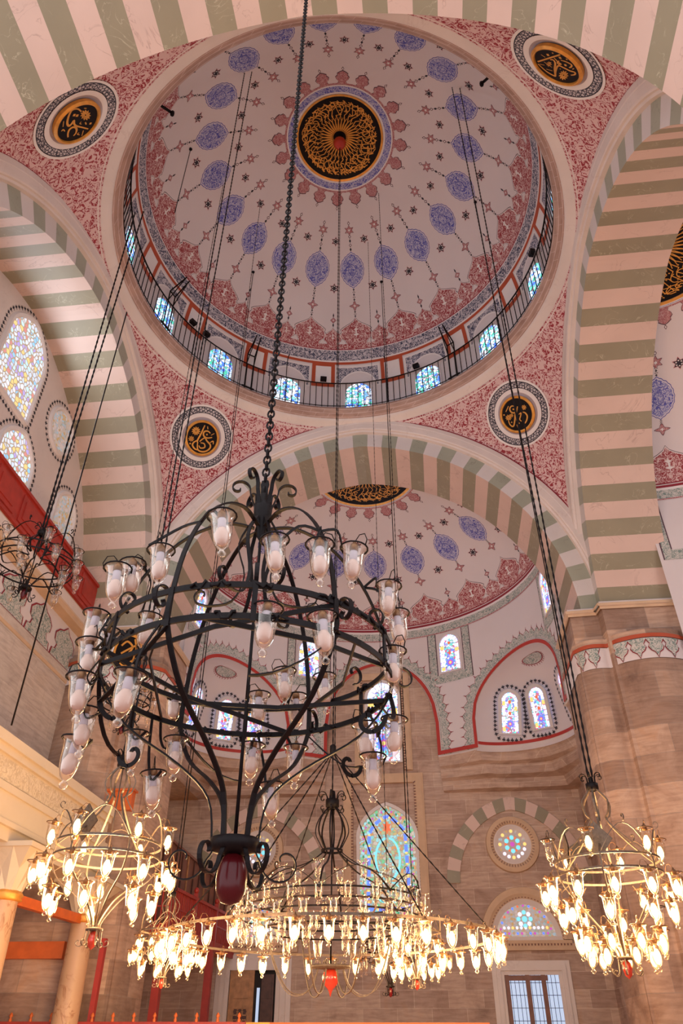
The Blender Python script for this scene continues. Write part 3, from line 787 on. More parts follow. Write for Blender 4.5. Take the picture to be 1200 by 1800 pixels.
# painted frieze of large scrollwork lobes above the stone wall (stands a little proud of the wall)
boxb(mb, (XW, -7, 8.9), (-7.62, 5.6, 10.45), PLASTER)
F2 = plane2((-7.61, 0, 0), (0, 1, 0), (0, 0, 1), (1, 0, 0))
for i in range(7):
    yc = 5.0-1.35*i
    o = [(.60, 0), (.56, .18), (.42, .2), (.36, .34), (.50, .42), (.52, .60), (.36, .74), (.18, .80), (0, .95)]
    o = o+[(-x, z) for x, z in o[-2::-1]]
    poly(mb, lift(F2, .005), [(yc+x*1.08, 9.42+z*1.04) for x, z in o], REDLINE); poly(mb, lift(F2, .010), [(yc+x, 9.42+z) for x, z in o], TEAL)
boxb(mb, (-7.62, -7, 9.36), (-7.58, 5.6, 9.40), REDLINE)
boxb(mb, (XW, -7, 7.0), (-7.55, 5.6, 9.36), STONEL); boxb(mb, (-7.55, -7, 9.05), (-7.53, 5.6, 9.13), MOULD)
boxb(mb, (XW, -7, 10.45), (-7.35, 5.6, 10.95), MOULD)
boxb(mb, (XW-.02, -7, 10.6), (-7.30, 5.6, 10.85), CREAM)
def lwin(yc, zc, path, glass, key, dim=False):
    P = [(yc+x, zc+z) for x, z in path]
    tulips(L2, [(yc+x, zc+z) for x, z in grow(path, .15)][::-1], True)
    f = MB(); rim = grow(path, .11)
    for a, b, xa, xb in ((rim, grow(path, .07), .005, .07), (grow(path, .07), grow(path, .0), .07, .07), (path, grow(path, -.04), .07, .02)):
        V = [L2(yc+x, zc+z, xa) for x, z in a]+[L2(yc+x, zc+z, xb) for x, z in b]; n = len(a)
        f.add(V, [(i, (i+1) % n, n+(i+1) % n, n+i) for i in range(n)], WHITE, True)
    root = f.build('window_%d' % key, kind='structure')
    g = MB(); poly(g, lift(L2, .02), [(yc+x, zc+z) for x, z in grow(path, -.03)], glass); g.build('pane', root)
    return root
def grow(path, d):
    n = len(path); out = []
    for i, p in enumerate(path):
        a, b = path[i-1], path[(i+1) % n]; tx, ty = b[0]-a[0], b[1]-a[1]; l = math.hypot(tx, ty) or 1
        out.append((p[0]+ty/l*d, p[1]-tx/l*d))
    return out
def finearch(hw, h, n=20, p=.15):
    a = archpath(hw, h, 0, p, n); return resample(a, .12, True)
WN = [0]
def nextwin(): WN[0] += 1; return WN[0]
lwin(.15, 13.95, finearch(.85, 2.65, p=.3), SG_LEFT, nextwin())
lwin(1.1, 11.6, finearch(.72, 2.1, p=.3), SG_LEFT, nextwin())
lwin(3.75, 11.8, finearch(.52, 2.0, p=.3), SG_DIM, nextwin())
lwin(2.5, 15.05, [(.58*math.cos(t), .62*math.sin(t)) for t in lin(0, 2*PI, 37)[:-1]], SG_DIM, nextwin())
mb.build('wall_left', kind='structure', label='Left windowed wall with painted frieze')

# masonry closing the corners behind the arches and the side bay on the right
mb = MB()
for y0, y1 in ((-8.2, -5.96),): boxb(mb, (6.05, y0, 0), (8.5, y1, 18.2), CREAM)
boxb(mb, (8.0, -8.2, 17.45), (8.3, 8.2, 18.2), CREAM)
boxb(mb, (13.15, -8.2, 0), (13.3, 8.2, 13.9), STONE); boxb(mb, (8.3, 6.2, 0), (13.2, 6.4, 9.3), STONE); boxb(mb, (8.3, -6.4, 0), (13.2, -6.2, 9.3), STONE)
mb.build('wall_right', kind='structure')
mb = MB(); boxb(mb, (-8.5, -8.2, 8.9), (-6.05, -5.96, 18.2), CREAM); mb.build('wall_left', kind='structure')
# floor
mb = MB(); boxb(mb, (-12, -14, -.1), (12, 13.3, 0), CARPET); mb.build('floor', kind='structure')
mb = MB(); boxb(mb, (-12, 5.9, 0), (-10.4, 13.3, 9), STONE); boxb(mb, (-10.4, -8, 0), (-10.2, 13.3, 9), STONEL)
boxb(mb, (-10.2, 5.62, 0), (-8.3, 5.9, 8.2), STONEL); boxb(mb, (-7.4, 5.585, 6.3), (-6.55, 5.60, 8.25), BROWNW); boxb(mb, (-7.3, 5.57, 6.3), (-6.7, 5.586, 7.9), DARK); boxb(mb, (-10.2, 7.9, 0), (-7.3, 8.1, 9), STONEL)
mb.build('wall_left', kind='structure')
mb = MB(); boxb(mb, (-10.4, -8, 7.1), (-7.9, 5.6, 7.2), BROWNW); boxb(mb, (-10.4, 5.6, 8.2), (-6.1, 13.3, 8.3), TANW); mb.build('ceiling', kind='structure')
# ------------------------------------------------------------------ windows
def planwin(o, u, v, path, glass, frame=.07, fmat=None, depth=.05, label=None, name=None):
    """a window object: plaster frame and backlit pane; path in local metres"""
    S2 = plane2(o, u, v, None); f = MB()
    if name is None: name = 'window_%d' % nextwin()
    rim = grow(path, frame)
    for a, b, xa, xb in ((rim, rim, 0, depth), (rim, path, depth, depth), (path, path, depth, .012)):
        V = [S2(x, z, xa) for x, z in a]+[S2(x, z, xb) for x, z in b]; n = len(a)
        f.add(V, [(i, (i+1) % n, n+(i+1) % n, n+i) for i in range(n)], fmat or WHITE, False)
    root = f.build(name, kind='structure', label=label)
    g = MB(); poly(g, lift(S2, .012), path, glass); pane = g.build('pane', root)
    return root, S2, g, pane
# ring of windows in the drum
for i in range(15):
    a = R(24*i); r = RD-.022
    o = Vector((r*math.sin(a), r*math.cos(a), 18.05)); n = Vector((-math.sin(a), -math.cos(a), 0)); v = Vector((0, 0, 1)); u = v.cross(n)
    planwin(o, u, v, archpath(.42, 1.45, 0, .1, 14), SG_DRUM, .05, PLASTER, .04)
# drum windows of the bay
def baybay(az, z0, hw, h):
    a = R(az); r = RB-.02; o = Vector((r*math.sin(a), CY+r*math.cos(a), z0)); n = Vector((-math.sin(a), -math.cos(a), 0)); v = Vector((0, 0, 1)); u = v.cross(n)
    return o, u, v
def fancy(S2, g, hw, h, z0=0):
    """white edging panes, coloured strip and a flower low in the middle"""
    m = MB()
    k = .16*hw/.36
    for i in range(6):
        za, zb = z0+.05+i*(h-hw-.05)/6, z0+.05+(i+.82)*(h-hw-.05)/6
        for s in (-1, 1):
            x0, x1 = s*(hw-.02), s*(hw-k); poly(m, lift(S2, .016), [(min(x0, x1), za), (max(x0, x1), za), (max(x0, x1), zb), (min(x0, x1), zb)], SG_PALE if (i+(s > 0)) % 5 else SG_AMBER)
    for i in range(7):
        a0, a1 = PI*(i+.08)/7, PI*(i+.92)/7; r0, r1 = hw-.02, hw-k; zc = h-hw
        poly(m, lift(S2, .016), [(r0*math.cos(a0), z0+zc+r0*math.sin(a0)), (r0*math.cos(a1), z0+zc+r0*math.sin(a1)), (r1*math.cos(a1), z0+zc+r1*math.sin(a1)), (r1*math.cos(a0), z0+zc+r1*math.sin(a0))], SG_PALE)
    cz = z0+h*.22
    fl = [((.13 if i % 2 else .19)*hw/.36*math.cos(PI*i/8), cz+(.13 if i % 2 else .19)*hw/.36*math.sin(PI*i/8)) for i in range(16)]
    poly(m, lift(S2, .018), fl, SG_BLUE); poly(m, lift(S2, .021), [(x*.6, cz+(y-cz)*.6) for x, y in fl], SG_VIOL); poly(m, lift(S2, .024), [(x*.3, cz+(y-cz)*.3) for x, y in fl], SG_AMBER)
    for dz in (.48, .62, .76): poly(m, lift(S2, .018), [(.05*math.cos(t), z0+h*dz+.06*math.sin(t)) for t in lin(0, 2*PI, 9)[:-1]], SG_REDG if dz != .62 else SG_CYAN)
    return m
for az in (-82, -27.5, 27.5, 82):
    o, u, v = baybay(az, 12.08, .36, 1.36)
    if abs(az) > 50: u = u*.999
    root, S2, g, pane = planwin(o, u, v, archpath(.37 if abs(az) < 50 else .34, 1.36, 0, .1, 14), SG_EX, .09, PLASTER, .05)
    fancy(S2, g, .37 if abs(az) < 50 else .34, 1.36).build('glass_pieces', root)
for p0, u, v, n, sgn in wins:
    root, S2, g, pane = planwin(p0+n*.06+v*.05, u, v, archpath(.255, 1.28, 0, .12, 14), SG_EX if sgn > 0 or True else SG_DIM, .11, PINKF, .05)
    fancy(S2, g, .255, 1.28).build('glass_pieces', root)
    m = MB(); tulips(lift(S2, .03), [(x, z) for x, z in grow(resample(archpath(.255, 1.28, 0, .12, 14), .1, True), .15)][::-1], True, .125, 1.05, m=m)
    m.build('ink_border', root)
# framed windows on the axis of the front wall
U, V_, NY = Vector((1, 0, 0)), Vector((0, 0, 1)), 13.1
def dentil(m, S2, path, closed, w, mat, step=.09):
    rs = resample(path, step, closed); nn = offs(rs, 1, closed)
    for p, q in zip(rs, nn):
        dx, dy = q[0]-p[0], q[1]-p[1]; tx, ty = dy*.02, -dx*.02
        pts = [(p[0]-tx, p[1]-ty), (p[0]+tx, p[1]+ty), (p[0]+tx+dx*w, p[1]+ty+dy*w), (p[0]-tx+dx*w, p[1]-ty+dy*w)]
        poly(m, lift(S2, .075), pts, mat)
def rectframe(name, x0, x1, z0, z1, w, label=None):
    m = MB(); S2 = plane2((0, NY, 0), U, V_)
    for a, b, c_, d in ((x0, x0+w, z0, z1), (x1-w, x1, z0, z1), (x0+w, x1-w, z1-w, z1)):
        boxb(m, (a, NY-.06, c_), (b, NY, d), MOULD); boxb(m, (a+.05, NY-.09, c_+.0), (b-.05, NY-.06, d-.05), MOULD)
    dentil(m, S2, [(x1-w-.02, z0), (x1-w-.02, z1-w), (x0+w+.02, z1-w), (x0+w+.02, z0)], False, -.12, BROWNW)
    return m.build(name, kind='structure', label=label)
rectframe('trim_7', -1.30, 1.28, 4.3, 8.85, .30)
rectframe('trim_8', -.92, .98, 8.95, 12.35, .26)
o = Vector((.07, NY-.01, 4.75)); path = archpath(.86, 3.1, 0, .28, 22)
root, S2, g, pane = planwin(o, U, V_, path, SG_MAIN, .10, WHITE, .08, label='Tall pointed stained glass window edged in blue')
m = MB()
inn = grow(path, -.12); rs = resample(inn, .17, True)
for i, p in enumerate(rs): poly(m, lift(S2, .02), [(p[0]+.035*math.cos(t), p[1]+.05*math.sin(t)) for t in lin(0, 2*PI, 5)[:-1]], SG_GREEN if i % 2 == 0 else SG_VIOL)
inn = grow(path, -.30); rs = resample(inn, .052, True); nn = offs(rs, 1, True)
for i in range(0, len(rs)-1):
    if i % 6 == 5: mt, wd = SG_AMBER, .035
    elif i % 6 == 4: continue
    else: mt, wd = SG_BLUE, .05
    p, q = rs[i], rs[(i+1) % len(rs)]; dx, dy = nn[i][0]-p[0], nn[i][1]-p[1]
    poly(m, lift(S2, .022), [(p[0]-dx*wd, p[1]-dy*wd), (q[0]-dx*wd, q[1]-dy*wd), (q[0]+dx*wd, q[1]+dy*wd), (p[0]+dx*wd, p[1]+dy*wd)], mt)
for sx in (-1, 1):     # ogee ovals of cyan glass
    for (cz, hh) in ((1.55, .62), (.62, .3)):
        A = [(sx*.40*math.sin(t)*(1), cz+hh*math.cos(t)) for t in lin(.12, PI-.12, 18)]; B = [(x*.84, cz+(z-cz)*.9) for x, z in A]
        ribbon(m, lift(S2, .024), A, B, SG_CYAN)
poly(m, lift(S2, .026), [((.14 if i % 2 else .08)*math.cos(PI*i/6), 2.45+(.2 if i % 2 else .12)*math.sin(PI*i/6)) for i in range(12)], SG_REDG)
m.build('glass_pieces', root)
o = Vector((.05, NY-.01, 9.25))
root, S2, g, pane = planwin(o, U, V_, archpath(.52, 2.75, 0, .2, 16), SG_EX, .10, WHITE, .06)
fancy(S2, g, .52, 2.75).build('glass_pieces', root)

# striped blind arches with rose windows and lunettes
def rosebay(cx, key):
    S2 = plane2((cx, NY, 0), U, V_); m = MB()
    n = 19; ri, ro, zs = 1.72, 2.10, 5.60; e = .35
    def ap(s, r_): Rr = r_+e; fm = math.acos(e/Rr); f = (1-abs(s))*fm; return ((1 if s >= 0 else -1)*(Rr*math.cos(f)-e), zs+Rr*math.sin(f))
    S = lin(-1, 1, n*3+1)
    for i in range(n*3):
        m.add([S2(*ap(S[i], ri), .05), S2(*ap(S[i+1], ri), .05), S2(*ap(S[i+1], ro), .05), S2(*ap(S[i], ro), .05)], [(0, 1, 2, 3)], GREEN if (i//3) % 2 == 0 else PINK)
        m.add([S2(*ap(S[i], ri), .05), S2(*ap(S[i+1], ri), .05), S2(*ap(S[i+1], ri), 0), S2(*ap(S[i], ri), 0)], [(0, 1, 2, 3)], GREEN if (i//3) % 2 == 0 else PINK)
    m.build('trim_%d' % key, kind='structure', label='Green and cream blind arch around the rose window on the %s' % ('right' if cx > 0 else 'left'))
    # rose
    rz = 6.64; ox = -.06
    m = MB(); C2_ = plane2((cx+ox, NY, rz), U, V_); t = lin(0, 2*PI, 61)
    cir = lambda r_: [(r_*math.cos(a), r_*math.sin(a)) for a in t]
    for r0, r1, l0, l1, mt in ((.80, .78, 0, .10, MOULD), (.78, .66, .10, .12, MOULD), (.66, .56, .12, .05, MOULD), (.56, .52, .05, .05, CREAM), (.56, .43, .05, .02, CREAM)):
        A, B = cir(r0), cir(r1); k = len(A); m.add([C2_(x, y, l0) for x, y in A]+[C2_(x, y, l1) for x, y in B], [(i, i+1, k+i+1, k+i) for i in range(k-1)], mt, True)
    for i in range(48):
        a = 2*PI*i/48; poly(m, lift(C2_, .118), [((.585)*math.cos(a-.015), .585*math.sin(a-.015)), (.585*math.cos(a+.015), .585*math.sin(a+.015)), (.655*math.cos(a+.015), .655*math.sin(a+.015)), (.655*math.cos(a-.015), .655*math.sin(a-.015))], BROWNW)
    root = m.build('window_%d' % nextwin(), kind='structure', label='Round rose window in the %s blind arch' % ('right' if cx > 0 else 'left'))
    g = MB(); poly(g, lift(C2_, .015), cir(.44)[:-1], CREAM)
    def disc(x, y, r_, mt, l=.02, k=12): poly(g, lift(C2_, l), [(x+r_*math.cos(b), y+r_*math.sin(b)) for b in lin(0, 2*PI, k+1)[:-1]], mt)
    for i in range(16):
        a = 2*PI*i/16+PI/2; disc(.37*math.cos(a), .37*math.sin(a), .05, (SG_PALE if i not in (0, 4, 8, 12) else SG_AMBER) if 5 < i < 12 else (SG_DIM if i % 2 else SG_AMBER))
    for i in range(6):
        a = 2*PI*i/6+PI/6; disc(.19*math.cos(a), .19*math.sin(a), .065, SG_CYAN); a += PI/6; disc(.20*math.cos(a), .20*math.sin(a), .035, SG_REDG)
    for i in range(24):
        a = 2*PI*i/24; disc(.29*math.cos(a), .29*math.sin(a), .018, SG_DIM, k=6)
    disc(0, 0, .075, SG_VIOL, .022, 6); g.build('pane', root)
    # lunette
    m = MB(); L_ = plane2((cx+.02, NY, 4.12), U, V_); hc = lambda r_, z=0: [(r_*math.cos(a), z+r_*1.06*math.sin(a)) for a in lin(0, PI, 31)]
    for r0, r1, l0, l1, mt in ((1.28, 1.26, 0, .10, MOULD), (1.26, 1.10, .10, .12, MOULD), (1.10, .98, .12, .05, MOULD), (.98, .84, .05, .02, CREAM)):
        A, B = hc(r0), hc(r1); k = len(A); m.add([L_(x, y, l0) for x, y in A]+[L_(x, y, l1) for x, y in B], [(i, i+1, k+i+1, k+i) for i in range(k-1)], mt, True)
    boxb(m, (cx-1.26, NY-.12, 3.86), (cx+1.30, NY, 4.02), MOULD); boxb(m, (cx-1.2, NY-.14, 4.02), (cx+1.24, NY, 4.10), MOULD); boxb(m, (cx-1.0, NY-.05, 4.10), (cx+1.04, NY, 4.2), CREAM)
    dentil(m, L_, hc(1.0), False, -.1, BROWNW); dentil(m, lift(L_, .06), [(-1.15, -.15), (1.18, -.15)], False, .07, BROWNW)
    root = m.build('window_%d' % nextwin(), kind='structure', label='Half-round window with small coloured panes under the %s rose' % ('right' if cx > 0 else 'left'))
    g = MB(); poly(g, lift(L_, .015), [(-.84, .08), (.84, .08)]+hc(.84, .08), SG_DIM)
    def d2(x, y, r_, mt): poly(g, lift(L_, .02), [(x+r_*math.cos(b), y+r_*math.sin(b)) for b in lin(0, 2*PI, 9)[:-1]], mt)
    for x in range(-6, 7):
        d2(x*.12, .16, .035, SG_BLUE if x % 3 == 1 else SG_VIOL if x % 3 == 2 else SG_DIM)
        if abs(x) < 6: d2(x*.12, .30, .04, SG_AMBER if x % 4 == 1 else SG_PALE)
    for i in range(1, 14): a = PI*i/14; d2(.72*math.cos(a), .10+.76*math.sin(a), .035, SG_BLUE if i % 3 == 0 else SG_VIOL if i % 3 == 1 else SG_REDG)
    for i in range(8): a = 2*PI*i/8; d2(.17*math.cos(a), .52+.17*math.sin(a), .06, SG_PALE if i % 2 else SG_CYAN)
    d2(0, .52, .08, SG_CYAN); g.build('pane', root)
rosebay(3.92, 9); rosebay(-3.92, 10)
# daylight window right of centre
m = MB(); x0, x1, zt_ = 3.20, 4.66, 3.28
def jambs(m, x0, x1, zb_, zt_, steps, mat):
    for (wo, wi, y_) in steps:
        boxb(m, (x0-wo, NY-y_, zb_), (x0-wi, NY, zt_+wi), mat); boxb(m, (x1+wi, NY-y_, zb_), (x1+wo, NY, zt_+wi), mat); boxb(m, (x0-wo, NY-y_, zt_+wi), (x1+wo, NY, zt_+wo), mat)
jambs(m, x0, x1, .6, zt_, ((.34, .22, .05), (.22, .10, .10), (.10, 0, .06)), CREAM)
root = m.build('window_%d' % nextwin(), kind='structure', label='Daylit casement window with brown sashes')
g = MB(); boxb(g, (x0, NY-.01, .6), (x1, NY+.02, zt_), DAY); g.build('pane', root)
g = MB()
for x in (x0+.05, (x0+x1)/2-.12, x1-.42): boxb(g, (x-.06, NY-.06, .6), (x+.06, NY-.01, zt_), BROWNW)
for z in (zt_-.07, 2.0, .7): boxb(g, (x0, NY-.07, z-.06), (x1-.3, NY-.01, z+.06), BROWNW)
for x in lin(x0+.15, x1-.1, 12): boxb(g, (x-.006, NY-.02, .6), (x+.006, NY-.012, zt_), DARK)
for z in lin(.8, 3.1, 9): boxb(g, (x0, NY-.022, z-.006), (x1, NY-.012, z+.006), DARK)
g.build('sash', root)
# doorway on the left with one carved leaf
m = MB(); x0, x1, zt_ = -4.55, -3.2, 3.42
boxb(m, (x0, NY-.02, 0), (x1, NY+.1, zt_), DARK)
jambs(m, x0, x1, 0, zt_, ((.42, .28, .05), (.28, .12, .10), (.12, 0, .14)), CREAM)
root = m.build('door_1', kind='structure', label='Doorway with a carved wooden leaf at the far left')
g = MB(); boxb(g, (x0+.02, NY-.10, 0), (x0+.72, NY-.04, zt_), TANW); boxb(g, (x0+.16, NY-.13, 2.75), (x0+.58, NY-.10, 3.2), TANW); boxb(g, (x0+.18, NY-.12, .4), (x0+.56, NY-.1, 2.5), DKWOOD)
S2 = plane2((x0+.37, NY-.12, 0), U, V_)
for j in range(8):
    for k in (-1, 0, 1):
        cxx, czz = k*.13, .55+j*.27
        P_ = [((.075 if i % 2 else .10)*math.cos(PI*i/6), czz+(.09 if i % 2 else .12)*math.sin(PI*i/6)) for i in range(13)]
        ribbon(g, lift(S2, .01), [(cxx+x, z) for x, z in P_], [(cxx+x*.7, czz+(z-czz)*.7) for x, z in P_], TANW)
g.build('door_leaf', root)
g = MB(); boxb(g, (x0+.80, NY-.05, .2), (x0+.88, NY-.03, 3.0), DAY); g.build('lit_gap', root)
g = MB(); boxb(g, (x1-.42, NY-.09, 0), (x1-.06, NY-.03, zt_-.1), DKWOOD)
for z in (.8, 1.6, 2.4, 3.0): boxb(g, (x1-.36, NY-.11, z-.25), (x1-.12, NY-.09, z+.2), DKWOOD)
g.build('door_leaf', root)

# ------------------------------------------------------------------ calligraphy roundels (gilt rim, black field, gold strokes traced from the inscriptions)
def tuft(cx, cy, r_, n=11):
    out = []
    for i in range(n):
        a = 2*PI*i/n; out.append(([(cx+r_*.15*math.cos(a), cy+r_*.15*math.sin(a)), (cx+r_*.6*math.cos(a+.25), cy+r_*.6*math.sin(a+.25)), (cx+r_*math.cos(a+.1), cy+r_*math.sin(a+.1))], r_*.20))
        out.append(([(cx+r_*.55*math.cos(a+.3), cy+r_*.55*math.sin(a+.3)), (cx+r_*.75*math.cos(a+.55), cy+r_*.75*math.sin(a+.55))], r_*.16))
    return out
def dot(x, y, r_): return [([(x-r_, y), (x+r_, y)], r_*2)]
SCRIPT = {
 'bl': (70, 150, 10, [([(700,450),(640,400),(570,395),(500,430),(450,520),(420,620),(415,700),(450,740),(500,700),(550,630),(555,700),(600,740),(700,765),(840,800)],34),([(430,970),(428,900),(455,820),(520,770),(580,770),(605,820),(585,890),(540,940)],34),([(340,645),(325,760)],16),([(742,830),(710,940)],16),([(295,850),(330,815),(365,850)],20),([(700,655),(670,690),(705,705)],16),([(780,665),(800,710)],26),([(655,875),(620,905),(665,920)],16),([(755,380),(805,385)],16)]+dot(555,520,24)+dot(615,530,24)+dot(885,690,20)+tuft(785,520,105)),
 'br': (915, 60, 8, [([(225,388),(630,260)],26),([(285,260),(360,310)],12),([(450,350),(510,360),(540,420),(530,520),(540,630),(510,635),(380,560),(228,425)],26),([(540,630),(560,520),(600,460),(700,500),(800,550),(895,580),(890,620),(820,630)],24),([(520,320),(570,370),(600,400),(645,430),(600,432),(578,400),(612,372)],22),([(640,360),(740,390),(832,440),(830,480),(790,497)],22),([(340,390),(420,450),(485,490)],12),([(255,428),(345,450)],12),([(380,520),(490,552)],12),([(850,525),(880,510)],14),([(620,512),(640,525)],14)]+dot(408,265,20)+dot(630,318,20)+dot(725,450,20)+dot(495,232,12)+dot(750,345,14)+tuft(690,630,85)+tuft(430,430,48,7)),
 'fl': (300, 720, 11.43, [([(655,255),(570,440),(490,590),(500,640)],28),([(775,432),(725,385),(650,390),(622,450),(650,510),(720,535),(815,522)],28),([(540,612),(600,560),(660,535),(700,600),(770,680),(765,760),(680,825),(580,835),(500,790),(490,680),(500,620)],28),([(475,588),(400,640),(383,700),(430,770),(500,800)],28),([(560,640),(640,660),(650,740),(560,755),(520,700)],24),([(715,280),(722,340)],18),([(790,475),(865,435)],14),([(770,635),(835,605),(838,675)],20)]+dot(700,460,16)+dot(330,655,16)+tuft(460,378,95)+tuft(355,550,65,8)),
 'fr': (860, 675, 12, [([(535,400),(470,400),(428,460),(450,530),(510,562),(580,540),(602,480)],28),([(615,405),(595,520),(560,600),(552,720),(530,860),(490,890),(430,840),(400,755)],28),([(740,545),(800,560),(852,640),(830,760),(780,825)],28),([(580,620),(600,740),(665,825)],28),([(650,600),(700,560),(690,640),(670,720),(715,765)],22),([(397,400),(333,540)],20),([(600,848),(632,925)],16)]+dot(290,615,16)+dot(515,475,18)+dot(475,790,14)+tuft(770,430,65,8)+tuft(400,680,75,9)+tuft(470,625,48,7)),
}
def roundel(az, key, label, group='calligraphy roundels on the pendentives'):
    p, u, v, n = pend_frame(az, 16.57)
    o = p+n*.10-v*.02
    root = empty('calligraphy_roundel', o, label=label, category='roundel', group=group)
    S2 = lambda x, y, l=0: u*x+v*y+n*l
    cir = lambda r_: [(r_*math.cos(a), r_*math.sin(a)) for a in lin(0, 2*PI, 61)]
    m = MB()
    for r0, r1, l0, l1 in ((.535, .545, -.05, .02), (.545, .50, .02, .05), (.50, .475, .05, .045), (.475, .465, .045, .005)):
        A, B = cir(r0), cir(r1); k = len(A); m.add([S2(x, y, l0) for x, y in A]+[S2(x, y, l1) for x, y in B], [(i, i+1, k+i+1, k+i) for i in range(k-1)], GOLD, True)
    m.build('rim', root)
    m = MB(); poly(m, lift(S2, .01), cir(.47)[:-1], BLACK); poly(m, lift(S2, -.05), cir(.535)[:-1], BLACK); m.build('field', root)
    m = MB(); x0, y0, scl, strokes = SCRIPT[key]; oo = o+n*.015; big = 0
    def toloc(px, py):
        d = (fw+rt2*((px-600)/1280)+up2*((900-py)/1280)); t = (oo-CAM).dot(n)/d.dot(n); q = CAM+d*t-oo; return (q.dot(u), q.dot(v))
    P = [([toloc(x0+x/scl, y0+y/scl) for x, y in s], w_) for s, w_ in strokes]
    xs = [q for s, _ in P for q in s]; mx = (min(a for a, b in xs)+max(a for a, b in xs))/2; my = (min(b for a, b in xs)+max(b for a, b in xs))/2
    rm = max(math.hypot(a-mx, b-my) for a, b in xs); k = .43/rm
    px = math.dist(toloc(x0+50, y0+50), toloc(x0+51, y0+50))/scl
    for s, w_ in P:
        s = [((a-mx)*k, (b-my)*k) for a, b in s]
        if len(s) > 2:
            s = smooth2(s)
        hw = w_*px*k*.5
        hw = max(hw, .008)
        nrm = offs(s, 1); A, B = [], []
        for i, (q, e) in enumerate(zip(s, nrm)):
            t = i/(len(s)-1); f = hw*(.75+.5*math.sin(PI*t)) if len(s) > 2 else hw
            A.append((q[0]+(e[0]-q[0])*f, q[1]+(e[1]-q[1])*f)); B.append((q[0]-(e[0]-q[0])*f, q[1]-(e[1]-q[1])*f))
        ribbon(m, lift(S2, .016), A, B, GOLDT)
    m.build('lettering', root)
def smooth2(s, k=4):
    out = []
    for i in range(len(s)-1):
        p0, p1, p2, p3 = s[max(i-1, 0)], s[i], s[i+1], s[min(i+2, len(s)-1)]
        for j in range(k):
            t = j/k; out.append(tuple(.5*((2*b)+(-a+c)*t+(2*a-5*b+4*c-d)*t*t+(-a+3*b-3*c+d)*t**3) for a, b, c, d in zip(p0, p1, p2, p3)))
    return out+[s[-1]]
roundel(-135, 'bl', 'Black and gold calligraphy roundel at the upper left of the dome')
roundel(135, 'br', 'Black and gold calligraphy roundel at the upper right of the dome')
roundel(-45, 'fl', 'Black and gold calligraphy roundel left of the far arch, below the dome')
roundel(45, 'fr', 'Black and gold calligraphy roundel right of the far arch, crossed by a rope')

# smaller gilt disc leaning from the left pier
q = rayat(226, 1148, 1, 5.30); root = empty('calligraphy_roundel', q, label='Gilt-rimmed black calligraphy disc mounted on the left pier behind lamps', category='roundel')
m = MB(); C_ = plane2((0, 0, 0), (1, 0, 0), (0, -.25, 1)); cir = lambda r_: [(r_*math.cos(a), r_*1.25*math.sin(a)) for a in lin(0, 2*PI, 41)]
ribbon(m, lift(C_, .03), cir(.40), cir(.34), GOLD); m.build('rim', root)
m = MB(); poly(m, C_, cir(.39)[:-1], BLACK); m.build('field', root)
m = MB()
for s in ([(-.2, .2), (-.05, .3), (.1, .15), (0, 0), (-.15, -.1), (0, -.25), (.2, -.15)], [(.15, .35), (.2, .05), (.1, -.3)], [(-.2, 0), (0, .1), (.22, .2)], [(-.22, -.25), (-.1, -.33), (.05, -.3)]):
    s = smooth2(s); ribbon(m, lift(C_, .012), offs(s, .025), offs(s, -.025), GOLDT)
m.build('lettering', root)

# ------------------------------------------------------------------ balustrade round the foot of the dome
root = empty('dome_balustrade', (0, 0, 18), label='Black iron balustrade running round the foot of the main dome', category='balustrade')
RR = 5.40; m = MB()
for z, r_ in ((19.08, .022), (18.06, .014)): tube(m, [(RR*math.sin(R(a)), RR*math.cos(R(a)), z-18) for a in range(0, 360, 3)], r_, IRON, 6, True)
m.build('hand_rail', root)
bm_ = MB(); tube(bm_, [(0, 0, 0), (0, 0, 1.06)], .013, IRON, 5); first = None; rest = MB()
AZ = [2.05*i for i in range(-88, 88)]
AZ.sort(key=abs)
for i, a in enumerate(AZ):
    x, y = RR*math.sin(R(a)), RR*math.cos(R(a))
    if i < 100:
        if first is None: first = bm_.build('baluster', root); o = first
        else: o = first.copy(); COL.objects.link(o); o.parent = root
        o.location = (x, y, .02)
    else: tube(rest, [(x, y, .02), (x, y, 1.08)], .013, IRON, 5)
rest.build('balusters', root, kind='stuff')
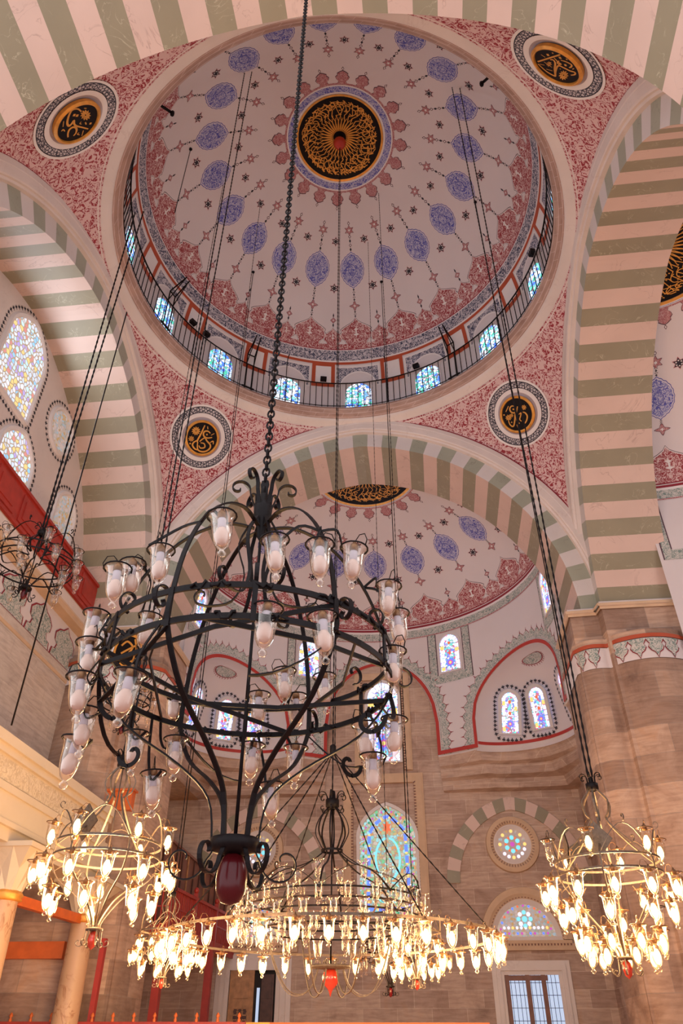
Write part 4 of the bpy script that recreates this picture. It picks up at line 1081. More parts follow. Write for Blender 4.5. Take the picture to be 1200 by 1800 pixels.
# spotlights and rope brackets on the balustrade
for i, (a, lab) in enumerate(((-12, 'Black spotlight on the dome balustrade, nearest the middle of the far side'), (21, 'Black spotlight on the balustrade above the far right of the dome ring'), (-56, 'Lower of two black spotlights on the left balustrade'), (-62, 'Upper of two black spotlights on the left balustrade'), (77, 'Black spotlight on the right side of the dome balustrade'))):
    x, y = RR*math.sin(R(a)), RR*math.cos(R(a)); root = empty('spotlight', (x*.985, y*.985, 19.12), label=lab, category='spotlight', group='spotlights on the dome balustrade')
    m = MB(); Mr = Matrix.Rotation(-R(a), 3, 'Z'); box(m, (0, 0, .06), (.20, .13, .12), IRON, Mr); m.build('housing', root)
    m = MB(); tube(m, [(0, 0, -.05), (0, 0, .02)], .02, IRON); m.build('mount', root)
for a, lab in ((-38, 'Iron rope bracket standing on the left of the balustrade'), (34, 'Iron rope bracket standing on the right of the balustrade'), (-25, 'Slim iron rope hook left of centre on the balustrade'), (10, 'Slim iron rope hook right of centre on the balustrade'), (-72, 'Iron rope bracket far left on the balustrade')):
    c_, s_ = math.cos(R(a)), math.sin(R(a)); m = MB(); g = lambda t, d, z: ((RR-d)*s_+t*c_, (RR-d)*c_-t*s_, z)
    if abs(a) > 30:
        for t in (-.12, .12): tube(m, [g(t, .02, 18.0), g(t, .02, 19.5), g(t*.6, .5, 19.95)], .02, IRON); tube(m, [g(t, .02, 19.1), g(t*.6, .45, 19.9)], .015, IRON)
        tube(m, [g(-.12, .02, 19.5), g(.12, .02, 19.5)], .02, IRON); tube(m, [g(-.2, .02, 18.05), g(.2, .02, 18.05)], .03, IRON)
    else: tube(m, [g(0, .02, 18.0), g(0, .02, 19.7), g(0, .08, 19.85), g(0, .22, 19.9), g(0, .3, 19.8)], .014, IRON)
    m.build('rope_bracket', label=lab, category='bracket')
def dpx(px, py, l=.02):   # point of the dome seen at a pixel
    d = (fw+rt2*((px-600)/1280)+up2*((900-py)/1280)); o = CAM-Vector((0, 0, ZD)); a = d.dot(d); b = 2*o.dot(d); c_ = o.dot(o)-(RD-l)**2
    t = (-b+math.sqrt(max(0, b*b-4*a*c_)))/2/a; return CAM+d*t
for p, q, lab in (((268, 176), (303, 199), 'Iron bar jutting from the dome at the upper left'), ((874, 122), (846, 147), 'Iron bar jutting from the dome at the upper right')):
    a = dpx(*p); b = rayat(q[0], q[1], 2, a.z-.05); m = MB(); tube(m, [a, b], .035, IRON); tube(m, [b+Vector((0, 0, .05)), b-Vector((0, 0, .08))], .05, IRON); m.build('ceiling_bracket', label=lab, category='bracket')
# ------------------------------------------------------------------ left: red panelled parapet, carved beam, columns, wooden gallery
root = empty('balcony_parapet', (-7.35, 5.5, 10.95), label='Dark red panelled wooden parapet below the left windows', category='parapet')
m = MB(); boxb(m, (-.03, -9, 0), (.03, 0, .98), REDW); boxb(m, (-.06, -9, .92), (.08, .03, 1.0), REDW); boxb(m, (-.06, -9, -.02), (.08, .03, .06), REDW)
m.build('boards', root)
for i in range(7):
    y1 = -.10-i*1.12; m = MB(); boxb(m, (.03, y1-.9, .14), (.055, y1, .84), REDW); boxb(m, (.055, y1-.78, .26), (.075, y1-.12, .72), REDW)
    m.build('raised_panel', root)
bt = 5.93
root = empty('stone_gallery_beam', (-5.6, 2, 4.4), label='Pale stone gallery front with a carved lace-like frieze, lower left', category='gallery')
m = MB()
for x0, z0, z1 in ((0, 1.36, 1.53), (-.06, 1.24, 1.36), (-.12, .82, 1.24), (-.05, .70, .82), (-.09, .28, .70), (-.02, .2, .28), (-.09, 0, .2)): boxb(m, (-1.1, -9, z0), (x0, 3.4, z1), BEAM)
boxb(m, (-3.9, -9, .55), (-1.0, 3.4, .7), BEAM); boxb(m, (-2.6, 3.2, 0), (-.02, 3.4, .25), BEAM)
m.build('mouldings', root)
m = MB(); carve = arabesque('carved_lace', (.55, .45, .32), (.68, .58, .44), 5.5, .05, .9)
ntc = carve.node_tree; bpc = N(ntc, 'ShaderNodeBump'); bpc.inputs['Strength'].default_value = .8; bpc.inputs['Distance'].default_value = .03
ntc.links.new(noise(ntc, 6, 2, 1), bpc.inputs['Height']); ntc.links.new(bpc.outputs[0], ntc.nodes['Principled BSDF'].inputs['Normal'])
boxb(m, (-.12, -9, .86), (-.112, 3.3, 1.20), carve); m.build('carved_frieze', root)
def column(x, y, zr, lab, cap):
    root = empty('marble_column', (x, y, 0), label=lab, category='column', group='columns under the left gallery')
    m = MB(); lathe(m, [(.36, 0), (.36, .15), (.27, .3), (.27, .4), (.245, zr*.6), (.23, zr-.04)], COLM, n=32); m.build('shaft', root)
    m = MB(); lathe(m, [(.23, zr-.06), (.29, zr-.04), (.27, zr), (.30, zr+.03), (.27, zr+.08), (.24, zr+.1)], GOLD, n=32); m.build('gilt_ring', root)
    if cap:
        m = MB(); V = []                      # folded lozenge capital flaring from round to square
        for k, (z, h) in enumerate(((zr+.09, .24), (zr+.40, .34), (4.36, .52))):
            for i in range(16):
                a = 2*PI*(i+.0)/16; r_ = h*(1 if k == 0 else 1/max(abs(math.cos(a)), abs(math.sin(a)))**(.5*k))*(1+(.10 if (i+k) % 2 == 0 and k < 2 else 0)); V.append((r_*math.cos(a), r_*math.sin(a), z))
        F = []
        for k in range(2):
            for i in range(16):
                a, b, c_, d = k*16+i, k*16+(i+1) % 16, (k+1)*16+(i+1) % 16, (k+1)*16+i
                F += [(a, b, c_), (a, c_, d)] if (i+k) % 2 else [(a, b, d), (b, c_, d)]
        m.add(V, F, BEAM); m.build('capital', root)
        m = MB(); boxb(m, (-.55, -.55, 4.34), (.55, .55, 4.42), BEAM); m.build('abacus', root)
    return root
c1 = rayat(8, 1578, 0, -5.8); column(-5.8, c1.y, c1.z, 'Marble column with gilt neck ring at the far left edge', True)
c2 = rayat(147, 1618, 0, -5.75); column(-5.75, c2.y, c2.z, 'Tall veined marble column with gilt ring behind the left lit chandelier', True)
# red beams between the columns
m = MB(); sweep(m, [(-5.8, c1.y+.24, 3.66), (-5.76, c2.y-.26, 3.70)], .16, .14, ORANGEW, (0, 0, 1)); m.build('tie_beam', label='Orange-red tie beam running between the marble columns', category='beam')
m = MB(); boxb(m, (-9, 5.2, 3.05), (-6.1, 5.56, 3.35), ORANGEW); m.build('gallery_soffit', label='Orange-red boarded soffit behind the marble columns', category='soffit')
m = MB(); boxb(m, (-5.36, c2.y+.12, 0), (-5.26, c2.y+.24, 3.4), REDW); m.build('gallery_post', label='Red post touching the back of the veined marble column', category='post', group='red gallery posts')
# wooden gallery on the far left: slab, railings on two sides, plank partition behind
GA, GB, GC = Vector((-6.6, 7.75, 0)), Vector((-4.85, 7.75, 0)), Vector((-4.55, 13.05, 0))
root = empty('wooden_gallery', (0, 0, 3.75), label='Red wooden gallery with slatted railing and plank screen, lower left', category='gallery')
m = MB(); V = [(GA.x, GA.y, 0), (GB.x, GB.y, 0), (GC.x, GC.y, 0), (-7.2, 13.05, 0), (-7.2, 7.95, 0)]
m.add([(x, y, z) for z in (0, .16) for x, y, _ in V], [(0, 1, 2, 3, 4), (5, 9, 8, 7, 6)]+[(i, (i+1) % 5, 5+(i+1) % 5, 5+i) for i in range(5)], ORANGEW)
m.build('floor_slab', root)
m = MB()
for P_, Q_ in ((GA, GB), (GB, GC)):
    up3 = lambda v, z: Vector((v.x, v.y, z))
    sweep(m, [up3(P_, .08), up3(Q_, .08)], .24, .07, REDW, (0, 0, 1)); sweep(m, [up3(P_, .98), up3(Q_, .98)], .07, .10, REDW, (0, 0, 1)); sweep(m, [up3(P_, .58), up3(Q_, .58)], .03, .05, REDW, (0, 0, 1))
m.build('hand_rail', root)
sl = MB(); boxb(sl, (-.016, -.016, 0), (.016, .016, .80), REDW); s0 = None
for P_, Q_, n in ((GA, GB, 14), (GB, GC, 40)):
    for i in range(n):
        if s0 is None: s0 = sl.build('slat', root); o = s0
        else: o = s0.copy(); COL.objects.link(o); o.parent = root
        q = P_.lerp(Q_, (i+.5)/n); o.location = (q.x, q.y, .17)
for q in (GB, GB.lerp(GC, .33), GB.lerp(GC, .66), GC):
    m = MB(); boxb(m, (-.05, -.05, 0), (.05, .05, 1.06), REDW); lathe(m, [(.03, 1.06), (.05, 1.08), (.07, 1.13), (.05, 1.18), (.001, 1.21)], REDW, n=12); o = m.build('newel', root); o.location = (q.x, q.y, .05)
m = MB(); H0, H1 = Vector((-6.3, 8.05, 0)), Vector((-4.80, 13.05, 0)); hd = (H1-H0).normalized(); hn = Vector((hd.y, -hd.x, 0)); ht = lambda t: 2.95+(1.75-2.95)*t
m.add([H0+hn*k+Vector((0, 0, z*1.0)) for k in (0, -.06) for z in (.16, ht(0))]+[H1+hn*k+Vector((0, 0, z)) for k in (0, -.06) for z in (.16, ht(1))], [(0, 4, 5, 1), (2, 3, 7, 6), (1, 5, 7, 3), (0, 1, 3, 2), (4, 6, 7, 5)], BROWNW)
for i in range(17):
    t = (i+.3)/17; q = H0.lerp(H1, t)+hn*.02; sweep(m, [q+Vector((0, 0, .16)), q+Vector((0, 0, ht(t)+(.06 if i % 3 == 0 else 0)))], .035, .03, TANW if i % 3 == 0 else DKWOOD, hd)
sweep(m, [H0+hn*.02+Vector((0, 0, ht(0))), H1+hn*.02+Vector((0, 0, ht(1)))], .06, .08, BROWNW, (0, 0, 1))
m.build('plank_screen', root)
for i, (px, py, yy) in enumerate(((277, 1720, 8.0), (367, 1700, 11.0))):
    q = rayat(px, py, 1, yy); m = MB(); boxb(m, (q.x-.09, yy-.09, 0), (q.x+.09, yy+.09, 3.74), REDW); m.build('gallery_post', label=('Nearer' if i == 0 else 'Farther')+' red post standing free under the slatted wooden gallery', category='post', group='red gallery posts')
q = rayat(205, 1412, 1, 5.9); m = MB(); boxb(m, (q.x-.42, 5.7, q.z-.20), (q.x+.42, 6.0, q.z+.22), ORANGEW); boxb(m, (q.x-.46, 5.66, q.z+.22), (q.x+.46, 6.04, q.z+.27), ORANGEW)
m.build('wall_cupboard', label='Orange wooden box high beside the left chandelier hook', category='box')
# low rails along the foot of the view
root = empty('floor_screen', (-4, 5.2, 0), label='Low dark wooden screen with short finials along the bottom left', category='screen')
m = MB(); boxb(m, (-3.5, -.03, 1.97), (1.75, .03, 2.01), REDW); boxb(m, (-3.5, -.02, .1), (1.75, .02, 1.97), DKWOOD); m.build('rail', root)
f0 = None
for i in range(13):
    g = MB(); lathe(g, [(.03, 0), (.03, .05), (.015, .07), (.04, .10), (.02, .14), (.001, .16)], ORANGEW, n=8)
    if f0 is None: f0 = g.build('finial', root); o = f0
    else: o = f0.copy(); COL.objects.link(o); o.parent = root
    o.location = (-3.3+i*.41, 0, 2.0)
a = rayat(426, 1797, 1, 6.0); b = rayat(860, 1797, 1, 6.0)
root = empty('platform_rail', ((a.x+b.x)/2, 6, 0), label='Orange and yellow painted rail at the bottom centre', category='rail')
m = MB(); hw = (b.x-a.x)/2; boxb(m, (-hw, -.04, a.z-.12), (-hw+.55, .04, a.z), GOLD); boxb(m, (-hw+.55, -.04, a.z-.12), (hw, .04, a.z), ORANGEW); m.build('top_rail', root)
m = MB()
for x in lin(-hw+.05, hw-.05, 6): boxb(m, (x-.03, -.03, 0), (x+.03, .03, a.z-.12), ORANGEW)
m.build('uprights', root)
# ------------------------------------------------------------------ glass lamps
def lamp_meshes(tag_, lit):
    g = MB(); lathe(g, [(.086, .006), (.080, 0), (.066, -.018), (.062, -.06), (.059, -.12), (.050, -.175), (.032, -.215), (.014, -.232), (.013, -.240), (.024, -.250), (.026, -.262), (.016, -.276), (.001, -.282)], GLASSL if lit else GLASS, n=14)
    b = MB()
    if lit: lathe(b, [(.001, -.07), (.016, -.075), (.030, -.105), (.038, -.14), (.034, -.175), (.018, -.205), (.001, -.218)], lit, n=10)
    elif tag_ == 'clear':
        lathe(b, [(.001, -.07), (.020, -.08), (.036, -.125), (.038, -.15), (.030, -.18), (.001, -.20)], GLASSL, n=10)
    else:
        lathe(b, [(.001, -.075), (.020, -.08), (.030, -.10), (.043, -.125), (.046, -.15), (.040, -.178), (.022, -.197), (.001, -.203)], SHELL, n=12)
        lathe(b, [(.024, -.02), (.026, -.03), (.026, -.085), (.020, -.09)], GREY, n=10)
    s = MB(); lathe(s, [(.001, .055), (.010, .05), (.012, .035), (.024, .03), (.028, .015), (.028, -.02), (.001, -.022)], BRASS, n=10)
    c = MB(); tube(c, [(.086*math.sin(a), .086*math.cos(a), .002) for a in lin(0, 2*PI, 17)[:-1]], .0055, IRON if not lit else BRASS, 5, True)
    tube(c, [(.086, 0, .002), (.095, 0, .04), (.075, 0, .09), (.035, 0, .095), (.005, 0, .055)], .0035, IRON if not lit else BRASS, 4)
    return [x for x in ((g, 'glass_lamp'), (b, 'bulb'), (s, 'socket'), (c, 'collar'))]
PROTO = {}
def lamp(parent, key, loc, rz=0, tilt=0, detail=True, lit=None, scale=1):
    """a part (the glass) with its bulb, socket and collar as sub-parts; later ones are copies sharing the meshes"""
    k = (key, detail)
    if k not in PROTO:
        ms = lamp_meshes(key, lit); r_ = ms[0][0].build('glass_lamp', parent); ch = []
        for m, n in ms[1:] if detail else ms[1:2]: ch.append(m.build(n, r_))
        PROTO[k] = (r_, ch); o = r_
    else:
        r_, ch = PROTO[k]; o = r_.copy(); COL.objects.link(o); o.parent = parent
        for c in ch: d = c.copy(); COL.objects.link(d); d.parent = o
    o.location = loc; o.rotation_euler = (tilt*math.sin(rz), tilt*math.cos(rz), rz); o.scale = (scale,)*3
    return o
def rp(az, r_, z): return Vector((r_*math.sin(az), r_*math.cos(az), z))
def radial(az, prof): return [rp(az, r_, z) for r_, z in smooth2(prof, 4)]
def tang(az): return Vector((math.cos(az), -math.sin(az), 0))
def spiral(az, r_, z, R0, a0, turns, sgn=1, n=22, k=.12):
    """volute in the radial plane, starting on the rim of a circle of radius R0"""
    out = []
    for i in range(n+1):
        t = i/n; a = a0+sgn*turns*2*PI*t; q = R0*(1-t*(1-k)); out.append(rp(az, r_+q*math.cos(a), z+q*math.sin(a)))
    return out
def hoop(mb, r_, z, w_, t_, mat, n=64): sweep(mb, [rp(2*PI*i/n, r_, z) for i in range(n)], w_, t_, mat, (0, 0, 1), True)
def chainlinks(mb, z0, z1, mat, L=.085, w_=.026, th=.0085):
    n = int((z1-z0)/(L*.72))
    for i in range(n):
        z = z0+i*(z1-z0)/n; pts = []
        for t in lin(0, 2*PI, 11)[:-1]:
            a, c = w_*math.cos(t), L*.5*math.sin(t); pts.append((a, 0, z+c+L*.4) if i % 2 else (0, a, z+c+L*.4))
        tube(mb, pts, th, mat, 5, True)
def rope(mb, p, q, mat, r_=.016, step=.07):
    p, q = Vector(p), Vector(q); n = max(4, int((q-p).length/step)); tube(mb, [p.lerp(q, i/n) for i in range(n+1)], lambda t: r_*(1 if int(round(t*n)) % 2 else .55), mat, 5)
def domez(x, y): return ZD+math.sqrt(max(0, RD**2-x*x-y*y))-.01

# ------------------------------------------------------------------ the near chandelier (unlit, black iron)
MX, MY = .34, -6.93
big = empty('iron_chandelier', (MX, MY, 0), label='Large near black iron chandelier with unlit frosted bulbs and dark red ball', category='chandelier')
m = MB(); chainlinks(m, 4.93, 16.9, IRON); m.build('chain', big)
m = MB(); lathe(m, [(.001, 4.95), (.03, 4.93), (.03, 4.86), (.065, 4.84), (.07, 4.80), (.065, 4.74), (.045, 4.70), (.03, 4.55), (.001, 4.5)], IRON, n=16)
box(m, (0, 0, 4.98), (.05, .02, .16), IRON); m.build('crown', big)
m = MB(); tube(m, [(0, 0, 2.5), (0, 0, 4.9)], .012, IRON, 6); m.build('stem', big)
for i in range(6):
    az = R(60*i+16); T_ = tang(az)
    m = MB(); sweep(m, [rp(az, .06, 4.80), rp(az, .10, 4.92)]+spiral(az, .19, 4.97, .085, PI, .95, -1), .028, .009, IRON, T_); m.build('crown_scroll', big)
    m = MB(); sweep(m, radial(az, [(.05, 4.62), (.25, 4.64), (.50, 4.50), (.72, 4.22), (.85, 3.9), (.90, 3.60)]), .030, .011, IRON, T_); m.build('upper_arm', big)
    m = MB(); sweep(m, radial(az+R(6), [(.06, 4.70), (.15, 4.48), (.09, 4.22), (.16, 4.02), (.32, 3.98)])+spiral(az+R(6), .36, 4.06, .07, -PI/2, .8, 1), .026, .008, IRON, T_); m.build('inner_strap', big)
    m = MB(); sweep(m, radial(az, [(.90, 3.62), (.90, 3.42), (.70, 3.14), (.36, 2.92), (.17, 2.74), (.125, 2.50)]), .030, .011, IRON, T_); m.build('lower_rib', big)
    m = MB(); sweep(m, [rp(az, .10, 2.50), rp(az, .13, 2.44)]+spiral(az, .27, 2.42, .125, PI, .98, 1), .026, .008, IRON, T_); m.build('bottom_scroll', big)
    a2 = az+R(30); m = MB(); sweep(m, [rp(az, .90, 3.40)]+[rp(az+(a2-az)*t, .90-.0*t, 3.40-.30*math.sin(PI*t*.5)) for t in lin(.1, .9, 6)]+[p for p in spiral(a2, .80, 3.10, .10, 0, .85, -1)], .026, .008, IRON, lambda p: (p.x, p.y, 0)); 
    m.build('side_scroll', big)
    m = MB(); sweep(m, spiral(az, .98, 3.52, .09, PI/2+.3, .9, -1), .026, .008, IRON, T_); m.build('hoop_scroll', big)
    m = MB(); sweep(m, spiral(az+R(30), .84, 3.74, .085, -PI/2, .85, 1), .026, .008, IRON, tang(az+R(30))); m.build('hoop_scroll', big)
    m = MB(); sweep(m, [rp(az, .9, 3.60), rp(az+R(50), .62, 3.52), rp(az+R(110), .9, 3.44)], .03, .01, IRON, (0, 0, 1)); m.build('cross_strap', big)
m = MB()
for k_ in range(12): az = R(30*k_+16); sweep(m, [rp(az, .905, 3.64), rp(az, .905, 3.40)], .03, .012, IRON, tang(az))
m.build('drum_posts', big)
for z in (3.62, 3.43):
    m = MB(); hoop(m, .90, z, .036, .012, IRON)
    rr = random.Random(int(z*100))
    for _ in range(16):
        a = rr.uniform(0, 2*PI); tube(m, [rp(a+d/100, .90+rr.uniform(-.015, .02), z+rr.uniform(-.02, .03)) for d in range(0, 14, 2)], .011, IRON, 5)
    m.build('hoop', big)
m = MB(); lathe(m, [(.001, 2.54), (.135, 2.53), (.14, 2.50), (.13, 2.47), (.05, 2.45), (.001, 2.45)], IRON, n=24); m.build('base_plate', big)
m = MB(); lathe(m, [(.03, 2.46), (.055, 2.44), (.078, 2.39), (.085, 2.33), (.078, 2.27), (.050, 2.22), (.001, 2.205)], BALLR, n=24); m.build('glass_ball', big)
LM = [(390,908,4.08),(483,950,4.02),(562,958,4.0),(622,965,4.1),(283,968,4.1),(207,1000,4.0),(233,992,4.1),(265,1085,3.97),(683,1030,4.1),(697,1080,3.95),(170,1080,3.85),(192,1110,3.85),(158,1130,3.65),(470,1070,3.5),(567,1085,3.5),(143,1190,3.35),(230,1185,3.15),(500,1180,3.85),(690,1145,3.6),(135,1300,3.05),(240,1290,3.3),(310,1215,3.7),(310,1300,3.3),(270,1360,3.08),(445,1310,3.35),(520,1315,3.3),(455,1222,3.7),(520,1225,3.75),(570,1190,3.8),(640,1275,3.3),(693,1265,3.3),(655,1330,3.1),(475,1380,3.08),(150,1250,3.2)]
rr = random.Random(4)
for px, py, z in LM:
    q = rayat(px, py, 2, z); x, y = q.x-MX, q.y-MY; az = math.atan2(x, y); r_ = math.hypot(x, y)
    lamp(big, 'unlit', (x, y, z), rr.uniform(0, 6.28), rr.uniform(-.12, .12))
    if z > 3.9:
        k_ = round((az-R(16))/R(60)); a0 = R(16)+k_*R(60); s = rp(a0, .74, 4.19)
        pts = [s, (s+rp(az, r_, z))/2+Vector((0, 0, .07)), rp(az, r_+.0, z)+Vector((0, 0, .0))-rp(az, .086, 0)*(1 if r_ > .74 else -1)]
    else:
        hz = 3.62 if z > 3.5 else 3.43; a0 = az-.12; rin = .9
        e = rp(az, r_-.09 if r_ > .86 else r_+.09, z)
        pts = [rp(a0, rin, hz), rp((a0+az)/2, rin+.05, (hz+z)/2-.05), rp(az-.03, rin+.02, z-.05), e]
    arms = MB(); sweep(arms, [Vector(p) for p in smooth2([tuple(p) for p in pts], 4)], .018, .007, IRON, (0, 0, 1) if z > 3.9 else tang(az)); arms.build('lamp_bracket', big)

# ------------------------------------------------------------------ lit chandeliers of the aisles
def cage(m, zc, zh, rh, mat, n=6, a0=0, f=1.0):
    for i in range(n):
        az = a0+2*PI*i/n; H = zc-zh
        sweep(m, radial(az, [(.05*f, zc-.10*f), (.06*f, zc-.16*f), (.17*f, zc-.30*f), (.15*f, zc-.44*f), (.11*f, zc-.52*f), (rh*.55, zh+H*.22), (rh, zh)]), .022*f, .012*f, mat, tang(az))
def chandelier(name, x, y, label, zc, zh, rh, zf, tiers, lit, iron=None, group=None, ropes=1, ball=BALLB, f=1.0, top=None, plaques=0, a0=.3, detail=True, lr=.016):
    iron = iron or IRONG; root = empty(name, (x, y, 0), label=label, category='chandelier', group=group)
    m = MB(); top = top or domez(x, y)
    for k_ in range(ropes): d = .05*k_-.025*(ropes-1); rope(m, (d, 0, zc), (d*4, 0, top), IRON, lr)
    m.build('rope', root)
    m = MB(); lathe(m, [(.001, zc), (.03*f, zc-.01), (.03*f, zc-.06*f), (.075*f, zc-.08*f), (.075*f, zc-.15*f), (.03*f, zc-.17*f)], IRON, n=12)
    for i in range(6): az = a0+2*PI*i/6; sweep(m, [rp(az, .05*f, zc-.1*f)]+spiral(az, .11*f, zc-.01, .055*f, PI, .9, -1, 12), .016*f, .006, IRON, tang(az))
    m.build('crown', root)
    m = MB(); cage(m, zc, zh, rh, iron, 6, a0, f); m.build('cage', root)
    m = MB(); tube(m, [(0, 0, zf+.12), (0, 0, zc-.1)], .008, iron, 5); m.build('stem', root)
    for z in (zh, zh-.14*f): m = MB(); hoop(m, rh, z, .022, .01, iron, 40); m.build('hoop', root)
    m = MB()
    for i in range(6):
        az = a0+2*PI*i/6; sweep(m, radial(az, [(rh, zh), (rh*1.02, zh-.16*f), (rh*.85, zh-.35*f), (rh*.42, zf+.42*f), (.07*f, zf+.20*f), (.06*f, zf+.1*f)]), .018*f, .009, iron, tang(az))
        b = az+PI/6; sweep(m, [rp(az+(t-.5)*PI/3+PI/6, rh, zh+.30*f*math.sin(PI*t)) for t in lin(0, 1, 11)], .014, .008, iron, lambda p: (p.x, p.y, 0))
        sweep(m, spiral(b, rh+.02, zh+.36*f, .05*f, -PI/2, .8, 1, 12), .014, .006, iron, tang(b))
    m.build('ribs', root)
    m = MB(); lathe(m, [(.02*f, zf+.14*f), (.09*f, zf+.13*f), (.09*f, zf+.11*f), (.02*f, zf+.10*f)], iron, n=16)
    for i in range(6): az = a0+2*PI*i/6; sweep(m, [rp(az, .08*f, zf+.12*f), rp(az, .09*f, zf-.0)]+spiral(az, .14*f, zf-.0, .05*f, PI, .95, 1, 12), .016*f, .006, iron, tang(az))
    m.build('foot_scrolls', root)
    m = MB(); lathe(m, [(.02*f, zf+.10*f), (.045*f, zf+.07*f), (.05*f, zf+.02*f), (.035*f, zf-.04*f), (.001, zf-.07*f)], ball, n=16); m.build('glass_ball', root)
    rr = random.Random(int(abs(x*97)+abs(y*31)))
    for (r_, z, n, ph, ltf) in tiers:
        for i in range(n):
            az = ph+2*PI*i/n; on = lit and (ltf is True or (ltf and rr.random() < ltf))
            q = rp(az, r_, z); lamp(root, 'lit' if on else 'clear', tuple(q), rr.uniform(0, 6), rr.uniform(-.06, .06), detail, LIT if on else None, min(1, f*1.05))
            s = rp(az, min(r_, rh)*.92, min(z+.02, zh)) if r_ > rh*.8 else rp(az, r_*.5, z-.12)
            m = MB(); sweep(m, [s, s.lerp(q, .5)-Vector((0, 0, .05)), q-rp(az, .08, 0)], .012, .006, iron, tang(az)); m.build('lamp_bracket', root)
    for k_ in range(plaques):
        az = R(200+70*k_); g = MB(); q = rp(az, rh*.75, zh+.16); T_ = tang(az); S2 = plane2(q, T_+Vector((0, 0, 0)), Vector((0, 0, 1)))
        for l in (0, .012): poly(g, lift(S2, l), [(0, -.20), (.17, 0), (0, .20), (-.17, 0)], IRONG)
        poly(g, lift(S2, .018), [(0, -.16), (.135, 0), (0, .16), (-.135, 0)], DKWOOD)
        for s in ([(-.06, .02), (0, .06), (.06, .0), (0, -.03)], [(-.03, -.06), (.02, -.08), (.04, -.03)]): s = smooth2(s); ribbon(g, lift(S2, .022), offs(s, .008), offs(s, -.008), GOLDT)
        g.build('plaque', root)
    return root
GR = 'hanging lamp chandeliers'
chandelier('lamp_chandelier', -2.21, -2.61, 'Lit chandelier at lower left in front of the marble column', 4.48, 3.45, .58, 2.50,
    [(.64, 3.66, 6, .2, True), (.74, 3.24, 12, .1, True), (.56, 2.98, 7, .35, True)], True, group=GR, ropes=2, plaques=2)
chandelier('lamp_chandelier', 3.40, -1.74, 'Lit chandelier at lower right against the stone pier', 4.30, 3.34, .58, 2.28,
    [(.64, 3.58, 6, .45, .9), (.74, 3.14, 12, .15, .95), (.58, 2.92, 8, .3, .75), (.44, 2.66, 9, .1, True), (.34, 2.54, 7, .3, True)], True, group=GR, ropes=2, plaques=2)
chandelier('lamp_chandelier', -2.69, 1.31, 'Small lit cluster chandelier low beside the left red post', 3.65, 3.05, .40, 2.36,
    [(.44, 2.98, 8, .2, True), (.50, 2.80, 10, .1, True), (.36, 2.64, 7, .3, True)], True, group=GR, f=.75, lr=.010)
chandelier('lamp_chandelier', 1.07, 1.74, 'Small lit cluster chandelier low and right of the central one', 3.65, 3.05, .40, 2.36,
    [(.44, 2.92, 6, .2, .7), (.50, 2.74, 9, .1, True), (.34, 2.62, 6, .3, True)], True, group=GR, f=.75, lr=.010)
chandelier('lamp_chandelier', .60, 3.08, 'Small unlit chandelier with dark bowl just below the big ring', 3.7, 3.05, .42, 2.34,
    [(.46, 3.0, 8, .2, False), (.48, 2.80, 8, .1, False)], False, iron=IRON, group=GR, f=.8, lr=.008, ball=BALLR)
q = CAM+(fw+rt2*((60-600)/1280)+up2*((900-985)/1280))*11.2
chandelier('lamp_chandelier', q.x, q.y, 'Unlit black chandelier high at the left edge before the red parapet', q.z+.62, q.z+.02, .60, q.z-.62,
    [(.62, q.z+.22, 6, .3, False), (.70, q.z-.06, 9, .1, False), (.55, q.z-.28, 5, .35, False)], False, iron=IRON, group=GR, ropes=2, ball=BALLR, top=17.2, lr=.02)
q2 = CAM+(fw+rt2*((222-600)/1280)+up2*((900-1235)/1280))*12.5
chandelier('lamp_chandelier', q2.x, q2.y, 'Small unlit chandelier seen behind the left side of the near one', q2.z+.55, q2.z+.05, .40, q2.z-.5,
    [(.44, q2.z+.1, 7, .3, False), (.40, q2.z-.15, 6, .1, False)], False, iron=IRON, group=GR, f=.8, ball=BALLR, lr=.010)

# ------------------------------------------------------------------ central chandelier of clear lamps
ctr = empty('tiered_chandelier', (0, 0, 0), label='Central tiered chandelier of clear unlit lamps inside the big ring', category='chandelier')
m = MB(); rope(m, (0, 0, 4.7), (0, 0, domez(0, 0)-.05), IRON, .014); m.build('rope', ctr)
m = MB(); lathe(m, [(.001, 4.72), (.04, 4.70), (.05, 4.6), (.10, 4.58), (.10, 4.48), (.04, 4.44)], IRON, n=14)
for i in range(6): az = PI*i/3; sweep(m, [rp(az, .07, 4.5)]+spiral(az, .17, 4.62, .08, PI, .95, -1, 14), .02, .008, IRON, tang(az)); sweep(m, [rp(az, .07, 4.5)]+spiral(az, .15, 4.46, .07, PI, .8, 1, 12), .02, .008, IRON, tang(az))
m.build('crown', ctr)
m = MB()
for i in range(8):
    az = PI*i/4; sweep(m, radial(az, [(.06, 4.48), (.20, 4.30), (.24, 4.12), (.16, 3.95), (.14, 3.86), (.45, 3.66), (.9, 3.5), (1.22, 3.22)]), .022, .012, IRON, tang(az))
m.build('cage', ctr)
m = MB(); hoop(m, .15, 3.88, .03, .01, IRON, 24)
for r_, z in ((1.22, 3.24), (1.24, 3.12), (1.22, 3.02), (.95, 2.88)): hoop(m, r_, z, .022, .01, IRON, 60)
m.build('hoops', ctr)
m = MB()
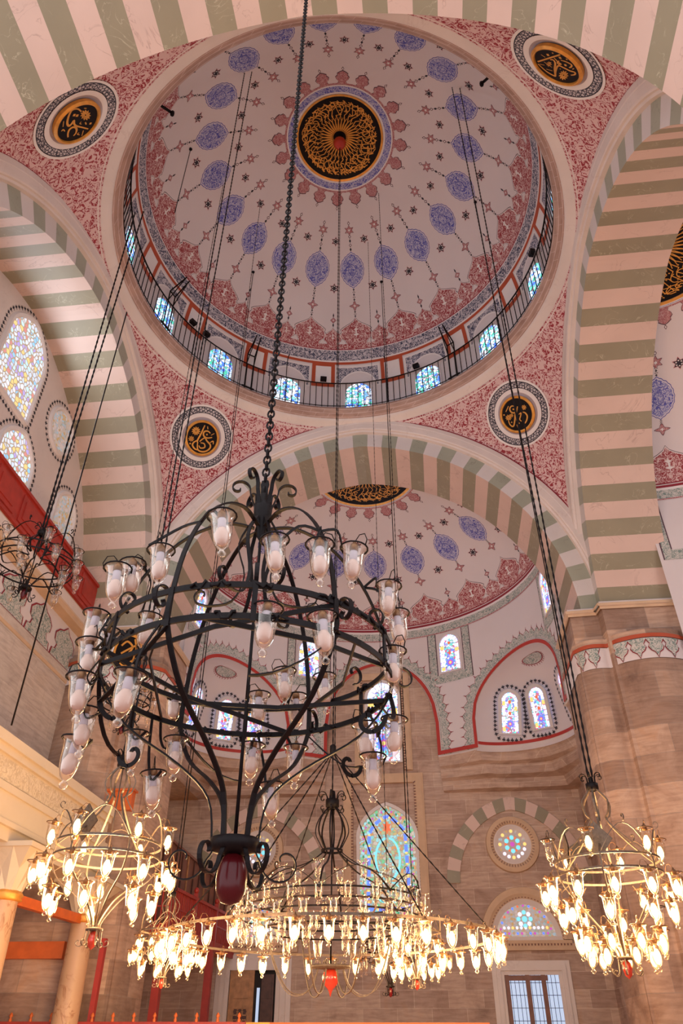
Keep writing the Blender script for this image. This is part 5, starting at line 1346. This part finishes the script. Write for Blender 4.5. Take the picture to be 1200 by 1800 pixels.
for i in range(8):
    az = PI*i/4+.2
    sweep(m, radial(az, [(1.22, 3.24), (1.22, 3.0), (.95, 2.86), (.80, 2.5), (.62, 2.22), (.42, 2.16), (.26, 2.26), (.18, 2.44)]), .018, .010, IRONG, tang(az))
    sweep(m, spiral(az, .20, 2.52, .07, -PI/2, .8, -1, 12), .016, .007, IRONG, tang(az))
    sweep(m, [rp(az-.2+.785*t, 1.22, 3.24+.24*math.sin(PI*t)) for t in lin(0, 1, 11)], .016, .008, IRON, lambda p: (p.x, p.y, 0))
    sweep(m, spiral(az+.3, 1.2, 3.52, .06, -PI/2, .8, 1, 12), .014, .006, IRON, tang(az))
m.build('ribs', ctr)
m = MB(); tube(m, [(0, 0, 2.45), (0, 0, 4.5)], .012, IRON, 6); m.build('stem', ctr)
m = MB(); lathe(m, [(.02, 2.50), (.26, 2.49), (.27, 2.46), (.05, 2.44)], IRONG, n=24); m.build('base_plate', ctr)
m = MB(); lathe(m, [(.04, 2.45), (.09, 2.41), (.11, 2.35), (.09, 2.28), (.04, 2.23), (.02, 2.20), (.001, 2.14)], BALLB, n=20); m.build('glass_ball', ctr)
for r_, z, n, ph in ((.80, 3.62, 8, .1), (1.05, 3.46, 12, .3), (1.27, 3.28, 22, .0), (1.29, 3.10, 22, .14), (1.20, 2.95, 18, .05), (.95, 2.86, 12, .2)):
    for i in range(n): az = ph+2*PI*i/n; lamp(ctr, 'clear', tuple(rp(az, r_, z)), az, 0, False, None, .95)

# the big ring with lit lamps
ring = empty('ring_chandelier', (0, 0, 0), label='Very wide iron ring hung with lit lamps near the bottom', category='chandelier')
m = MB(); hoop(m, 2.20, 2.80, .03, .012, IRONG, 90); m.build('hoop', ring)
m = MB()
for i in range(6): az = R(60*i+25); rope(m, (0, 0, 5.30), rp(az, 2.2, 2.82), IRON, .012, .06)
lathe(m, [(.001, 5.42), (.05, 5.38), (.05, 5.28), (.001, 5.24)], IRON, n=10); m.build('chains', ring)
m = MB(); rope(m, (.03, 0, 5.35), (.03, 0, domez(0, 0)-.05), IRON, .010); m.build('rope', ring)
for i in range(38):
    az = 2*PI*(i+.3)/38; lamp(ring, 'litd', tuple(rp(az, 2.25, 2.755)), az, 0, True, LIT)
# red glass drop at the crown of the dome
root = empty('dome_pendant', (0, 0, domez(0, 0)-.05), label='Small red glass drop and black knob at the crown of the dome', category='pendant')
m = MB(); lathe(m, [(.001, .03), (.10, .02), (.13, -.06), (.10, -.14), (.001, -.17)], IRON, n=16); m.build('knob', root)
m = MB(); lathe(m, [(.04, -.13), (.16, -.20), (.20, -.34), (.14, -.50), (.03, -.60), (.001, -.62)], BALLB, n=20); m.build('glass_drop', root)
# thin rope hooks scattered in the vaults
for i, (px, py, zb_, lab) in enumerate(((670, 495, 5.0, 'Thin rope hanging from the dome right of centre'), (445, 478, 4.2, 'Thin rope hanging from the dome left of centre'), (335, 262, 19.0, 'Thin rope from the left side of the dome'), (835, 355, 6.0, 'Thin rope from the right side of the dome'))):
    a = dpx(px, py); m = MB(); tube(m, [(0, 0, 0), (0, 0, zb_-a.z)], .011, IRON, 5); lathe(m, [(.001, .01), (.05, 0), (.04, -.04), (.001, -.06)], IRON, n=10)
    o = m.build('hanging_rope', label=lab, category='rope'); o.location = a
q = rayat(20, 1275, 0, -5.2); m = MB(); tube(m, [(0, 0, 0), (0, 0, 16.2-q.z)], .015, IRON, 5); o = m.build('hanging_rope', label='Long black rope hanging before the pale left wall', category='rope'); o.location = q
# floodlight on the pier cornice
q = rayat(878, 1060, 2, ZS+.14); q = Vector((5.35, 7.5, ZS-.1)); 
root = empty('floodlight', (5.52, 7.55, ZS+.06), label='Small black floodlight on the cornice at the right springing of the far arch', category='spotlight')
m = MB(); box(m, (0, 0, .12), (.16, .24, .16), IRON); box(m, (0, 0, .03), (.12, .05, .06), IRON); m.build('housing', root)

# ------------------------------------------------------------------ light given by the lit lamps
lamp_light('glow_left', (-2.21, -2.61, 3.1), 340, WARM, .4)
lamp_light('glow_right', (3.4, -1.74, 2.95), 320, WARM, .4)
lamp_light('glow_cluster_left', (-2.69, 1.31, 2.7), 150, WARM, .3)
lamp_light('glow_cluster_right', (1.07, 1.74, 2.7), 150, WARM, .3)
for i in range(8): a = PI*i/4+.2; lamp_light('glow_ring', (2.25*math.sin(a), 2.25*math.cos(a), 2.6), 95, WARM, .3)
